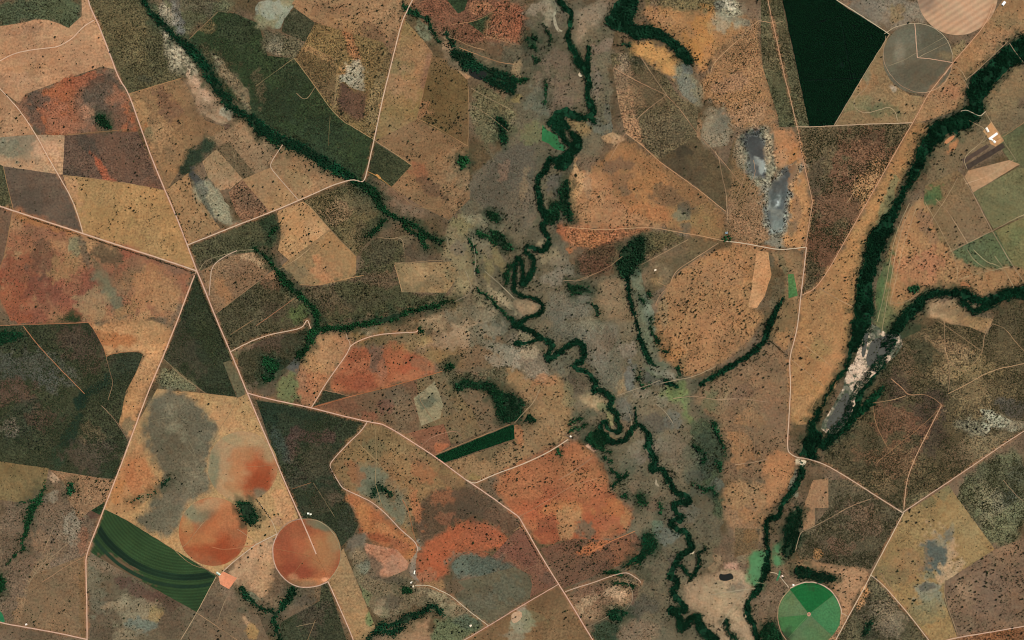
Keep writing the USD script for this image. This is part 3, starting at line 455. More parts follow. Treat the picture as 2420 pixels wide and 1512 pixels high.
bleached_ground|m|8c8069|5d5846|0.5|16|12|2250 1000 2310 985 2345 1010 2330 1040 2290 1030|pale bleached patch in the brown bush at the right
bleached_ground|m|8a7e66|585341|0.5|20|12|2310 960 2345 965 2390 1000 2425 985 2425 1010 2380 1025 2340 1010|pale speckled ridge at the right edge
bleached_ground|m|7f7966|5a574a|0.5|14|14|1755 305 1795 296 1822 315 1832 370 1830 420 1800 435 1770 425 1745 390 1745 340|pale speckled margin of the upper grey pan
bleached_ground|m|80796a|5c584b|0.5|14|12|1800 430 1825 415 1855 392 1890 382 1895 400 1875 440 1866 500 1858 560 1812 560 1802 500|pale speckled margin of the lower grey pan
pan|b|424446|585a52|0|0|8|1774 325 1792 322 1806 345 1812 390 1802 418 1784 414 1770 395 1764 352|upper dark grey pan with a pale bed
pan|b|4b5051|5b605a|0|0|5|1876 386 1888 396 1868 426 1858 450 1852 500 1846 546 1820 546 1815 500 1812 458 1826 430 1850 414|lower long blue grey pan
crop|g|2f6a38|4a6a3c|0.5|0|0|1861 648 1875 647 1885 698 1863 705|narrow green crop strip beside the right hand road
crop_circle|b|a2835a|a98a5c|0|0.3|0|C 573 1102 83|upper irrigation circle, red on its right side
crop_circle|b|a0623a|8e5a38|0|0.3|0|C 503.5 1256 81|lower left irrigation circle of orange red soil
crop_circle|b|8f5233|9b5f3a|0|0.3|0|C 725 1306 81|right irrigation circle ringed by a pale road
crop_circle|b|5d5748|665e4c|0|0.2|0|C 2168 137 83|grey irrigation circle with two pale spokes
crop_circle|w|b28f68|ba9770|0|0|0|C 2262 -12 95|cream striped irrigation circle cut by the top edge
crop_circle|b|516942|5b6d49|0|0|0|C 1911 1451 75|green irrigation circle cut in sectors
crop_sector|b|16582a|1a5e2e|0|0|0|1911 1451 1866 1392 1895 1378 1911 1376 1940 1381 1971 1404|rich green top sector of the irrigation circle
crop_sector|b|3c6a3a|426e3e|0|0|0|1911 1451 1905 1462 1862 1507 1846 1489 1838 1465 1838 1458|darker green left sector of the irrigation circle
crop_sector|b|3f7246|467648|0|0|0|1911 1451 1971 1404 1985 1435 1984 1475 1966 1502|green right sector of the irrigation circle
bare_plot|b|b98d6e|c4977a|0|0|0|C 1911 1451 5|pale hub of the green irrigation circle
yard|b|b58a58|bd9160|0|0|0|2322 310 2342 288 2358 310 2372 333 2352 346 2340 340 2332 322|tan yard around the white sheds
yard|b|c97950|d98d62|0|0|2|516 1362 527 1350 560 1365 541 1392 520 1380|bright orange farmyard beside the crop corner
ploughed_field|b|4a3d34|52443a|0|0|0|2272 377 2331 341 2337 347 2278 387|narrow dark ploughed strip below the yard
ploughed_field|b|43382f|4c4036|0|0|0|2278 392 2368 338 2375 348 2285 402|wider dark ploughed strip below the yard
"""

# colour patches of the soil: centre, radii, turn, colour, strength (0 = only the field it lies in; 1 at the end = across field edges)
PATCHES = """
160 185 40 9 -12 92512f 0.7
60 75 60 8 -8 8f6f50 .5
195 195 45 22 -20 8f5538 .8
125 262 38 26 20 8c5c40 .8
155 298 45 16 0 8c6144 .7
235 215 25 40 60 4e4438 .8
255 268 60 25 30 544739 .7
90 240 35 26 20 53473c .8
90 285 18 34 -25 51463b .7
205 262 14 18 0 a97b58 .7
30 350 28 22 0 76705c .8
110 350 30 26 10 b6906a .7
195 335 40 16 40 494036 .8
240 400 8 45 -32 9b5334 .8
170 405 25 20 0 453c30 .6
250 425 18 14 0 8f5236 .7
70 165 55 25 -20 9f754c .5
30 190 40 20 0 a7835f .5
170 440 14 60 -25 ad8358 .7
260 505 60 18 15 8e7144 .5
420 30 11 60 -6 6a6561 .8 1
395 45 20 28 20 a3937f .6
460 15 50 22 0 51493a .6
490 70 30 22 0 7d6943 .6
405 110 12 45 -25 a8997e .75 1
445 150 10 40 -35 a8977c .75 1
360 130 18 60 -10 4a4730 .5
345 190 22 12 0 3f4030 .6
500 160 55 40 40 50472f .7
560 70 50 35 0 333a26 .8
560 190 22 60 -40 7d6c4c .55
650 240 60 50 40 2c3724 .8
770 320 70 40 40 2c3824 .8
690 170 40 30 30 303a26 .7
612 200 14 40 -10 63573d .6
640 20 40 22 10 8d907d .8
662 42 12 25 25 838771 .7
645 110 20 18 0 8a7f6a .5
780 25 60 18 8 7e6040 .6
850 75 70 22 15 8d6e45 .6
900 95 40 30 30 6a5037 .7
830 100 10 50 -20 96643f .7
815 165 20 14 -30 a77d4c .6
838 178 26 34 -10 a3957c .95
825 190 10 22 -30 a89c86 .8
848 205 16 20 0 8e8069 .8
792 210 7 60 4 8b7850 .7
890 230 14 60 15 786743 .7
745 120 60 10 28 947449 .6
940 160 26 18 10 756a44 .6
960 200 40 30 0 977451 .5
995 250 30 22 0 98704a .6
920 290 34 24 0 836f47 .5
1010 170 12 40 12 7d5d43 .7
1050 100 20 22 40 9a7b58 .7
1090 170 16 22 -40 a18058 .8
1010 60 25 16 20 66684d .7
1000 85 20 18 30 7f7b61 .8
1030 25 40 20 20 6e4932 .6
1140 20 30 16 0 a1704a .6
1140 110 50 16 20 6b5338 .6
1170 95 30 12 20 82603f .6
1225 45 14 40 10 8f583b .7
985 405 26 16 30 84583a .8
1020 440 40 16 30 56432f .7
950 460 60 14 30 6b5138 .6
1100 400 40 40 0 7b6949 .5
1170 440 50 50 0 524b3e .8
1190 400 12 30 20 7b634b .6
335 300 12 16 30 9c6034 .8
350 315 16 12 0 6a6544 .6
330 270 22 35 -20 9b7a4e .8
380 330 30 30 0 9f7d53 .7
400 250 28 40 -20 6b503a .7
470 200 10 40 -35 b59673 .7
540 265 16 14 0 948c79 .8
530 305 14 10 0 5e4936 .8
500 280 30 10 30 a28a68 .6
460 420 11 20 -25 3f413d .9 1
478 450 14 18 -20 646558 .8
520 495 20 25 -30 8f8870 .7
485 480 6 50 -33 4b4f43 .7 1
555 535 14 10 0 85664b .7
585 470 40 18 25 5b4a34 .5
700 420 30 18 30 8c7a52 .5
790 400 50 14 25 877a5f .5
700 545 22 20 0 b08655 .6
750 545 30 40 -40 b08a5c .7
665 560 10 30 20 7c6a4a .5
740 600 35 40 -40 826c47 .7
770 640 40 28 -10 a4744a .8
800 620 30 40 -30 8a7149 .5
800 500 40 25 20 866b4a .6
860 480 30 40 -30 524b32 .7
870 560 25 40 -30 5c5139 .6
690 650 24 30 -30 6d6449 .5
900 590 40 30 0 4b4531 .7
960 570 18 12 0 8d7a55 .8
980 590 50 25 10 493f2f .6
900 655 60 20 0 64513a .7
760 700 60 25 20 5c4b34 .6
870 700 60 20 0 474330 .6
1000 650 40 25 0 9a7f55 .6
1020 670 30 18 0 60573c .5
1075 645 26 22 0 6a6245 .6
1085 580 20 18 0 6b5f4e .7
1090 530 35 16 10 7a7048 .8
1125 520 25 14 0 8c8266 .7
1150 560 25 40 -30 6a6450 .6
60 645 70 55 30 7d4830 .8
30 700 60 50 0 8c5035 .7
110 690 50 50 0 6c4735 .6
50 580 40 25 20 8a5a3c .6
25 750 40 18 0 8b5234 .7
90 525 55 10 20 9a6a3e .8
160 540 45 9 20 9d6e42 .8
90 560 30 25 0 79583e .5
110 620 30 40 -30 5b4a36 .6
175 585 22 30 0 777154 .9
150 640 25 40 20 8c7048 .7
200 600 12 50 -10 5f5240 .8
250 600 35 25 0 554a34 .8
300 650 35 45 20 6b583e .6
220 720 30 30 0 957c54 .7
240 660 12 50 -20 6a6348 .6
350 680 40 50 -20 9d744a .7
420 630 40 20 20 6f5640 .6
390 700 30 40 0 a0794e .6
300 735 25 20 0 8f7047 .7
280 800 45 14 0 9b6338 .8
250 790 30 14 0 a06c40 .6
360 790 40 40 0 a98455 .6
300 960 16 50 20 a77f4f .6
300 1005 12 22 20 6f6448 .8
60 880 100 50 10 4b493f .8
110 905 45 22 20 56564c .7
30 930 60 25 0 5a4433 .7
200 820 60 50 20 493a2c .7
280 880 30 40 0 2f3525 .8
230 910 35 14 -40 1d2d20 .9
200 950 16 40 20 16281c .95
170 1020 16 50 30 1a2b1e .9
140 1080 20 30 20 253524 .7
60 1000 60 40 0 34382a .7
200 1080 60 35 0 4b4033 .7
220 1030 30 25 0 5b4f35 .6
270 1110 30 18 0 26321f .7
100 1000 40 30 20 4c3a2b .6
20 1015 20 20 0 6b5f52 .6
440 830 40 50 0 453e30 .5
490 790 25 50 -20 30351f .6
540 910 14 26 -20 27301f .7
400 1010 16 12 -20 827b64 .3
420 1010 26 12 40 857d66 .35
432 1040 12 8 30 8c826a .4
400 960 10 12 0 8a836d .3
440 1100 14 9 20 7a6f59 .4
455 1120 12 8 0 84785f .4
540 985 40 25 20 a88255 .7
545 1030 30 14 20 8b7f58 .7
580 1150 40 10 0 a88757 .6
320 1140 16 40 -20 9f6940 .7
345 1180 18 14 0 8b7a55 .6
280 1160 12 30 20 a6713f .7
560 1300 25 12 0 7d6a48 .6
660 1190 22 30 -20 b58a5c .8
680 1230 20 30 -20 a97a50 .7
655 1230 14 14 0 a07e58 .7
606 1104 54 56 25 a05632 .95
612 1122 30 40 20 8a4a2b .95
604 1140 46 36 0 8c4526 .95
575 1060 25 22 0 a5754a .8
560 1100 16 40 10 a8764a .7
505 1105 16 55 8 77735a .9
545 1150 20 18 0 9c7148 .7
615 1165 22 14 20 736b53 .8
640 1060 20 30 0 a38a5e .8
590 1035 40 14 0 a88c5f .7
455 1195 34 30 -20 7d775b .95
500 1190 45 16 10 a8855a .85
485 1210 20 12 0 7c6a4a .7
500 1290 60 35 0 9a4e2b .95
535 1300 35 25 0 8f4526 .9
470 1270 40 25 0 ac7142 .8
540 1220 30 35 0 ae7044 .8
500 1240 30 20 0 a8673c .7
440 1240 14 20 0 a88350 .7
690 1300 35 55 -20 8a4a2e .9
700 1350 45 22 0 84432a .95
720 1280 25 40 -20 985a38 .8
770 1300 32 45 -15 9c7045 .9
790 1280 22 30 -20 8f7a52 .7
770 1240 28 16 30 67674f .95
745 1235 20 10 20 6e6a52 .8
725 1375 50 10 0 b07a4c .8
690 1365 14 10 0 b08258 .6
770 1370 12 6 0 d99a6c .9
2140 100 40 22 -20 6b6859 .8
2210 90 25 40 0 5f5a48 .6
2170 180 55 35 0 564e3e .8
2125 125 14 25 0 7e7564 .8
2215 150 20 18 -20 625743 .6
2250 215 20 16 0 a87650 .5
2225 35 30 30 0 b8936b .4
2190 10 26 30 20 8a735c .9
1911 1470 50 30 0 566f4b .5
1875 1430 22 30 20 5a6f4a .7
1920 1495 30 22 0 4b6c44 .7
1911 1451 4 4 0 c98f74 .9
1992 180 50 120 5 071a12 .0
2030 40 30 30 0 67675d .8
2060 50 25 18 0 8a7d68 .7
2000 15 22 16 20 88694a .7
2120 30 22 22 0 81693f .6
2020 250 60 16 0 6d6a48 .6
2040 200 25 25 0 8c6c46 .6
2090 260 35 14 0 5f6042 .6
2110 210 10 8 0 a3907a .8
2040 180 14 16 0 747158 .7
2140 250 18 14 0 8f754d .6
2040 380 70 60 -20 744e36 .6
1990 480 60 60 0 6d4c35 .6
1950 600 40 50 0 6b452f .6
1930 420 20 50 10 4b4030 .6
2060 330 60 16 0 4f3f2c .6
2240 130 20 12 0 86744c .5
2260 120 16 30 35 8f7e52 .6
2330 130 22 22 0 a07a50 .6
2380 40 30 22 0 7d6b47 .6
2240 250 30 22 0 9b764d .6
2060 440 30 60 28 a77f50 .6
2015 570 10 60 28 66704c .0
2100 470 12 60 25 6d7350 .7
2035 640 10 40 8 6f7150 .5
1960 860 30 60 20 a87c4e .6
1900 960 25 40 0 ab8353 .6
1940 820 30 25 0 8d7848 .5
1950 730 40 20 30 977046 .5
2250 320 40 14 -30 6a6242 .6
2225 330 18 12 -30 49563a .7
2250 345 8 20 40 b07a4c .8
2245 310 30 12 -25 a56f45 .4
2200 450 30 18 0 4a6038 .8
2185 470 25 22 20 3f5a37 .7
2340 700 25 20 0 5d4839 .8
2275 645 18 8 0 93683f .6
2160 640 60 30 20 a1704a .6
2200 620 30 25 0 9c6a48 .7
2130 560 25 40 15 a27a50 .7
2190 525 25 25 0 7f6449 .6
2200 560 22 14 30 806547 .6
2370 590 30 20 20 545d3d .6
2400 560 14 30 20 5c6340 .5
2290 610 30 22 0 50583a .6
2310 640 30 12 0 7a6b48 .5
2080 690 8 50 5 466039 .7
2130 740 40 20 -25 6b6a45 .6
2280 720 40 10 0 a68c68 .6
2320 760 20 16 20 8a7048 .7
2240 740 40 12 10 7b6848 .7
2180 830 30 30 0 3d3c29 .8
2150 790 26 40 30 2f3a25 .8
2240 820 60 14 25 9b7e58 .35
2150 870 30 30 20 66533a .6
2120 910 30 40 0 46382a .7
2180 970 45 45 0 42362a .8
2200 1030 30 60 25 41372c .7
2120 1000 60 40 0 6a4c34 .7
2100 1080 60 40 0 6b5036 .6
2080 1140 40 20 20 75603f .5
2250 870 40 30 -20 8b7650 .5
2300 880 60 25 -15 86744b .6
2300 940 60 40 0 7b6a47 .6
2350 990 40 35 30 948d78 .75
2390 960 35 25 20 4c4740 .8
2320 1060 50 40 -35 7a6c4c .6
2260 1080 40 30 0 6a5a40 .5
2400 1120 20 25 0 51503f .7
2360 1180 30 22 -20 40463a .7
2330 1190 40 40 0 80765b .5
2290 1210 12 60 -35 4a4733 .6
2230 1160 30 14 -35 6b6848 .6
2225 1320 40 60 -15 ab916b .7
2206 1318 28 46 15 555a50 .98
2222 1280 16 16 0 8a8068 .8
2235 1270 14 24 20 6a6a5c .8
2200 1365 14 10 0 6b6a55 .8
2195 1400 34 24 10 83806f .85
2190 1388 22 10 0 55534d .8
2205 1425 30 20 0 7c775f .6
2150 1340 40 30 0 8e6f48 .6
2110 1360 40 25 0 6e6442 .6
2180 1450 40 25 0 77704d .6
2260 1230 40 40 0 928054 .5
2300 1290 30 30 0 8f7c50 .5
2170 1180 25 12 -20 6d6544 .7
2190 1190 20 16 0 65613f .6
2330 1400 40 40 0 735e48 .5
2280 1400 25 25 0 8b7455 .6
2380 1440 30 25 0 6b5843 .6
2280 1470 40 18 0 6a5a42 .6
2380 1300 30 16 0 8a6e4f .6
1950 1300 40 40 0 4e4232 .5
2030 1220 40 40 0 6e5740 .5
1990 1290 40 22 0 70563f .5
1935 1310 14 14 0 a57b4a .7
2100 1450 40 40 0 7f7058 .7
2080 1480 40 25 0 6a5d4a .6
2050 1430 25 30 20 463f31 .6
2040 1400 12 10 0 b1814f .9
2035 1420 9 16 25 b58a5a .9
2060 1500 25 20 0 2c3426 .6
1785 350 22 30 0 424340 .9
1795 395 12 22 -15 8e958c .98
1770 395 14 25 -10 5b5d58 .6
1745 360 16 40 0 8f7f66 .6
1700 295 22 45 8 5b594e .9
1690 330 22 14 0 8f8068 .7
1690 310 35 55 8 8b7d66 .5
1628 155 20 14 20 54564f .9
1622 205 22 40 -15 6f6d62 .8
1715 10 22 14 0 a49a87 .8
1700 12 12 25 0 4f4d43 .7
1730 45 40 10 5 7d7866 .7
1700 60 35 22 0 9b9078 .6
1660 80 25 60 10 a9793f .6
1635 110 15 40 -30 a9793f .6
1555 40 35 18 15 95704b .6
1560 70 30 15 30 8f6a42 .6
1765 180 35 50 10 97744d .6
1730 200 40 25 0 917253 .5
1760 270 50 30 0 957552 .6
1830 478 14 26 5 8a8f86 .75
1833 480 5 8 0 d0d5cd .9
1835 520 18 30 0 71756b .7
1860 410 16 22 40 434541 .85
1828 455 12 25 0 424440 .8
1846 450 10 40 0 464844 .8
1832 540 14 14 0 767a70 .8
1835 570 20 12 0 80796a .8 1
1825 620 10 25 0 5a5340 .7
1815 345 10 40 0 a89471 .6
1845 370 18 18 0 a8875f .6
1875 420 16 60 5 a4743f .5
1890 520 18 50 0 a97d4e .5
1870 540 10 18 0 66583f .7
1880 500 10 40 0 7d6447 .6
1840 700 22 40 0 665d45 .6
1880 670 8 30 5 96734c .7
1850 640 14 40 0 5e5b41 .6
1850 800 14 25 0 9c7549 .7
1570 330 60 60 0 5a4f37 .6
1620 410 40 40 0 4e4431 .6
1620 440 25 25 0 443b2f .0
1610 355 25 18 0 383327 .7
1500 230 20 60 -10 7f6444 .6
1475 270 25 60 -5 977550 .7
1460 180 22 40 0 8b6f50 .6
1505 150 22 14 20 3a3a2a .8
1470 140 16 30 10 87745a .6
1540 200 40 60 -30 5f4f35 .6
1490 310 25 40 -20 9c7650 .7
1650 310 8 40 3 9b7b55 .6
1470 420 40 25 30 7e5f3f .7
1490 450 30 20 0 665640 .6
1540 440 50 30 30 9a6f42 .7
1580 470 40 25 20 64533a .7
1500 480 35 18 20 9b6b40 .7
1560 510 40 18 10 a06b40 .7
1460 385 30 16 0 64503a .7
1620 520 35 30 0 8a7045 .7
1610 515 18 18 0 6b6752 .85
1625 500 22 14 20 51493c .8
1620 545 12 18 10 5a5244 .7
1660 520 30 30 0 84693f .6
1670 540 40 20 0 856b42 .6
1410 440 30 40 -10 a5774c .6
1365 430 16 40 0 b49060 .8
1355 480 12 40 0 b89462 .7
1400 500 40 30 0 9b7a53 .5
1330 540 10 20 0 a0603c .8
1390 560 30 25 0 9d6a40 .7
1345 590 14 8 0 a3683e .7
1400 620 40 25 0 5b402d .6
1500 600 18 30 0 1d2a1f .8 1
1500 650 12 12 0 606a58 .6
1560 640 22 25 0 7b6b4d .7
1600 620 40 25 -30 5a5037 .7
1550 660 14 14 0 8a7148 .5
1650 590 25 14 -20 5c5237 .6
1620 680 50 40 -20 8c6b46 .6
1680 760 60 40 0 98714a .6
1700 640 60 40 0 92704b .6
1600 780 40 40 0 987248 .6
1590 840 30 20 0 a3703f .6
1720 800 30 30 0 7b6040 .5
1640 860 30 18 0 a0744a .6
1570 730 14 40 0 7d704e .5
1530 730 14 40 -15 6e7460 .7
1540 850 22 30 0 6c6452 .7
1560 880 30 14 30 8a8474 .6
1330 590 25 25 0 6a604d .8
1300 600 20 25 0 8f805f .8
1330 640 30 20 0 6c6455 .7
1300 660 30 20 0 7d7263 .7
1310 620 20 12 0 7c6f59 .7
1360 630 10 20 0 3a3c2c .6
1255 480 14 60 8 6d5f4c .7
1240 440 10 40 10 7d6b4c .7
1230 520 14 30 10 59503f .7
1330 480 14 40 0 595246 .8
1320 440 20 30 0 55504a .8
1340 400 10 10 0 3b4030 .6
1390 440 10 30 0 8d7a5c .5
1320 240 40 30 0 6e5d4c .7
1290 200 35 40 0 70604e .7
1270 240 25 40 0 636152 .8
1260 320 25 25 0 6c6a46 .8
1330 190 40 40 0 6b5c49 .6
1310 140 30 25 0 645645 .7
1300 60 30 40 0 5f5443 .7
1270 20 35 18 0 857765 .8
1250 60 10 14 0 5f5646 .7
1300 20 12 40 15 8c8069 .7
1240 100 10 60 0 4f4838 .7
1400 130 20 40 10 6a604b .8
1420 80 25 30 20 605641 .7
1400 200 14 40 0 76685a .7
1420 110 30 14 -20 7d6a58 .7
1440 270 12 25 0 5e5c50 .7
1420 300 25 20 0 625f53 .8
1440 320 25 14 10 a4885e .8
1460 330 14 14 0 a88a62 .7
1220 230 14 12 0 8a7a48 .6
1220 160 12 20 0 a28a60 .6
1150 560 40 14 20 5c5c48 .5
1180 620 12 40 -20 7b7048 .7
1150 640 14 30 -10 7b7147 .6
1180 700 40 12 40 a0916f .7
1140 700 20 30 0 86795a .6
1150 740 30 14 0 8c7d60 .6
1090 750 40 25 0 6a6350 .7
1020 770 40 22 0 99825c .7
1110 780 70 28 -10 a08b6a .7
1205 835 30 26 20 9a8c78 .8
1180 705 30 14 45 a3906c .7
1650 1090 16 60 5 3f4637 .7
1380 800 40 25 0 716a5c .6
1330 850 30 30 0 645e50 .6
1170 770 30 20 0 6f6a5a .6
1060 800 60 22 -10 8d7656 .7
1130 790 30 30 0 5d5a4a .7
1180 820 30 22 20 7d7462 .8
1170 850 20 14 0 8a7c68 .7
1000 800 30 12 0 a0834f .6
960 800 40 14 0 836f4b .6
910 800 60 16 0 5a5238 .6
870 780 25 10 0 96856a .6
1060 860 25 14 -30 3b3c2b .7
1240 790 22 22 0 8f8262 .7
1250 830 20 20 30 9c8a6c .7
1340 850 30 14 20 5f5a48 .7
1330 790 40 14 0 5d594c .6
1420 820 25 30 0 6d5f4d .6
1400 770 25 14 0 77715f .6
1440 800 14 30 0 5d5140 .5
1480 830 20 20 0 87796a .6
1490 890 16 30 0 696760 .8
1530 890 18 18 0 514d47 .8
1550 900 25 14 20 5a574f .7
1520 930 20 14 0 7f7360 .6
1560 950 14 14 0 776f5b .6
1590 990 22 18 0 63655a .6
1480 1010 25 14 30 7a6448 .7
1430 1030 25 14 0 77613f .6
1440 980 12 20 0 8d8a58 .6
1420 960 14 12 0 6d7350 .7
1400 975 16 14 0 4f5340 .6
1350 1000 40 25 0 8d7a5a .6
1340 930 14 30 0 78724f .5
1260 950 25 25 0 8c6f4b .6
1290 900 25 14 0 a1734a .7
1225 1020 10 25 0 a06a42 .7
1300 1000 30 16 0 8a7450 .5
1560 1060 40 25 0 6c6150 .7
1600 1060 22 40 -10 716450 .7
1520 1080 30 14 0 77695a .6
1480 1100 25 22 0 5f5b48 .7
1500 1060 20 14 0 786e5b .6
1630 1100 20 40 0 565444 .7
1640 1140 20 40 0 4c4b3f .7
1680 1040 20 40 -15 333d2d .8
1670 1100 22 30 0 34392d .7
1690 1160 20 25 0 343d2f .7
1620 1200 30 30 0 625e52 .8
1580 1220 30 40 0 5a5143 .7
1660 1250 30 40 0 5b5646 .6
1640 1330 30 30 0 675a44 .7
1680 1300 30 22 0 6a6148 .6
1690 1330 14 22 20 8a7655 .7
1540 1190 25 18 0 65553f .7
1550 1250 14 22 0 5a6650 .8
1570 1270 25 18 0 65685a .7
1600 1330 18 14 0 55483d .7
1540 1350 30 30 0 5b5442 .7
1560 1390 25 25 0 5e5642 .6
1590 1370 14 14 0 5c503f .7
1520 1350 18 18 0 474733 .6
1450 1150 16 16 0 8a6e49 .5
1480 1180 25 25 0 6a5a46 .6
1500 1150 14 14 0 6f5e48 .6
1340 1200 60 20 0 a17042 .6
1300 1260 40 30 0 874a2f .85
1290 1240 25 18 0 7d4a31 .6
1250 1160 40 14 -20 985f3b .6
1340 1240 25 40 20 9c7c50 .7
1400 1160 25 30 0 9a5f3c .7
1440 1200 30 25 0 a0673c .7
1430 1240 35 22 0 98593a .7
1480 1220 10 25 0 a0774a .7
1380 1100 25 18 0 935e3c .6
1380 1260 20 22 0 625a47 .8
1400 1290 40 12 -20 b06b3f .7
1470 1300 25 30 0 85593a .7
1480 1330 20 10 -30 a3714a .7
1330 1330 40 20 0 6a513a .6
1400 1340 40 14 -10 5f4a38 .5
1390 1430 30 14 -30 a48d68 .6
1455 1400 25 18 0 b89a72 .8
1400 1400 25 14 0 74563e .6
1500 1400 6 25 12 5f4a3a .7
1460 1440 22 6 0 767055 .7
1230 1460 20 25 0 9b9080 .7
1240 1480 25 25 0 7c7a62 .7
1220 1500 30 14 0 857c68 .6
1260 1460 40 16 0 6c6a4c .4
1700 1400 40 25 0 9a8968 .7
1690 1440 30 30 0 9f8864 .6
1740 1430 30 40 20 a28d6a .6
1740 1385 22 12 -15 5d5a50 .5
1730 1345 16 12 0 b58f70 .8
1760 1320 12 14 0 85775a .7
1690 1150 18 14 0 5c5e50 .7
1740 1180 40 20 0 8b6f48 .6
1770 1220 40 30 0 957047 .6
1770 1270 16 18 0 7f6038 .6
1750 1050 30 50 0 9b7348 .6
1780 990 30 20 0 906e47 .5
1700 940 25 25 0 78694a .6
1680 940 16 30 20 5e5f42 .7
1720 930 18 18 0 8a7450 .6
1760 930 40 18 -20 6e5740 .6
1750 880 25 20 0 83694a .5
1830 950 30 50 0 7d6043 .6
1800 900 30 25 0 846848 .5
1840 1010 22 40 0 7e6346 .5
1845 840 10 30 0 93704a .5
1830 1110 25 25 0 a5774c .6
1870 1130 14 25 0 6c705f .7
1885 1090 12 8 0 d9c2a0 .8
1870 1150 10 18 -20 7e7c6b .7
420 1180 25 16 0 6c604e .4
170 1250 25 40 10 857866 .7
120 1170 18 14 0 857a6a .6
130 1130 14 10 0 ad906c .7
100 1270 25 25 0 83694a .6
140 1290 18 30 10 6f5a3f .6
60 1330 40 25 0 756048 .6
90 1350 16 60 30 8b7350 .6
50 1440 18 30 0 8a6f4c .8
195 1270 14 40 0 7d5338 .6
220 1215 20 12 0 593f30 .7
195 1400 8 110 0 6f5634 .7
220 1380 20 60 -5 6a6452 .6
250 1340 40 14 25 7d6a50 .7
300 1350 60 16 28 6b5039 .7
330 1390 60 22 20 593f33 .6
400 1430 40 25 20 52402f .6
275 1430 30 8 0 9a8562 .6
320 1445 60 35 0 8f8266 .6
335 1478 30 22 0 646a5c .85
300 1500 30 16 0 87795e .6
370 1450 20 18 0 8d7848 .6
500 1430 40 25 20 5b4d3b .5
560 1460 20 22 20 6a5c42 .5
575 1440 16 10 0 4a4c3a .5
582 1468 6 18 -20 a88860 .8
545 1400 20 14 30 877259 .5
600 1410 20 14 0 77725c .8
640 1470 40 25 0 494132 .6
700 1400 40 18 0 5b5240 .7 
720 1420 30 12 0 534a3d .7
650 1420 22 14 0 80694a .6
740 1450 30 40 0 473c2e .6
720 1380 30 10 0 756446 .6
595 1495 14 20 0 a8854e .7
600 1350 12 12 0 9a7b58 .5
870 1210 18 10 25 a1693c .5
900 1270 40 14 20 854a2d .8
940 1290 25 12 30 8f5a3a .7
860 1215 14 25 -15 a67444 .6
910 1250 30 14 30 a8784a .6
985 1200 12 50 -15 a0663f .7
945 1190 20 40 -10 6e6650 .5
920 1150 12 40 0 80623f .6
1000 1120 30 22 20 8f5f3b .7
980 1080 40 14 30 7a5f40 .5
950 1060 25 12 20 84714a .6
880 1050 30 22 0 6c6443 .6
850 1080 25 22 0 8f7448 .5
840 1115 16 30 -25 8a5e3b .7
900 1090 30 14 0 7d6443 .5
1000 1040 30 20 0 7b6240 .0
1040 1170 25 22 0 8d5a39 .6
1060 1130 30 14 20 6c5438 .6
1120 1130 16 12 0 7f7040 .6
1110 1200 40 30 0 4e4230 .6
1050 1225 20 14 0 84563a .5
1140 1260 40 22 0 96583a .5
1100 1300 40 14 0 935333 .6
1040 1320 30 22 0 a05a38 .6
1000 1360 25 14 0 936847 .7
1020 1380 30 18 0 9a7448 .7
980 1320 14 30 0 8b7d6b .85
980 1345 12 25 0 857768 .8
920 1310 25 10 10 995e40 .7
930 1340 30 18 -20 a9805f .6
900 1310 18 25 0 9c6c4a .6
880 1345 22 25 -20 5e5240 .8 1
930 1370 40 10 0 50483a .7 1
960 1400 20 14 0 8a7350 .6 1
1030 1400 25 14 20 93835f .7
1060 1440 22 16 20 8b7f5f .6
900 1440 18 40 10 7e775a .5
920 1420 25 16 0 4f4638 .7
895 1440 10 25 20 937f60 .6
875 1460 8 20 0 5b6f45 .8
860 1410 14 30 -25 68704c .7
860 1340 16 16 0 6f7360 .7
840 1350 14 25 -20 6d6549 .6
1120 1340 40 16 0 4d5548 .7
1080 1340 22 22 0 626a5a .7
1140 1400 60 18 -15 594f3a .6
1120 1430 50 18 -25 5d5848 .6
1200 1400 40 40 0 5e5c4c .7
1100 1470 30 14 0 4b5443 .7
1200 1300 40 14 30 6f4a38 .5
1240 1300 25 40 -30 704a37 .6
1300 1360 20 14 0 5c4a38 .6
760 820 35 30 -20 a68357 .6
740 870 25 40 -15 a78253 .5
720 920 25 25 0 9c6b47 .7
715 900 12 30 0 8a694a .6
760 900 30 20 -30 9a6240 .5
680 870 30 14 20 55564f .85
700 860 16 14 0 50504a .8
680 917 26 24 0 6c7149 .85 1
625 915 25 22 20 574c3d .7 1
645 890 14 10 0 747258 .7 1
855 860 30 25 0 9d6744 .6
940 850 30 40 0 9c5e3b .6
890 850 16 40 0 655646 .75
900 880 10 30 0 a06a48 .6
970 870 40 14 -10 995133 .7
840 900 40 22 0 8d4d31 .7
1000 860 22 14 20 7a5e40 .6
860 910 25 12 0 7d4a32 .5
870 980 25 10 15 81543a .7
820 960 40 12 15 6f4d36 .6
940 940 30 22 0 5c5240 .6
915 960 20 14 0 694a38 .7
960 970 25 30 0 726248 .5
1010 950 24 20 0 5b5c48 .9
1010 925 20 14 -30 8e8262 .7
1000 990 14 10 0 8a7c5e .6
1060 960 20 20 0 635a45 .5
1160 985 22 20 0 6e5f43 .5
1040 1060 12 12 0 a0603c .8
1000 1060 25 14 30 7a5138 .5
1100 1070 60 14 -25 6a5a3e .5
1170 1060 40 20 -25 5d553a .6
700 740 40 18 -20 4f5c34 .7
640 735 30 22 0 4c4130 .6
600 760 20 30 30 57503a .5
690 700 20 14 0 6b6142 .6
640 660 30 22 20 6d4f37 .6
600 620 30 12 20 a88c64 .8
640 650 30 12 20 9d754f .7
560 640 30 20 0 705a40 .5
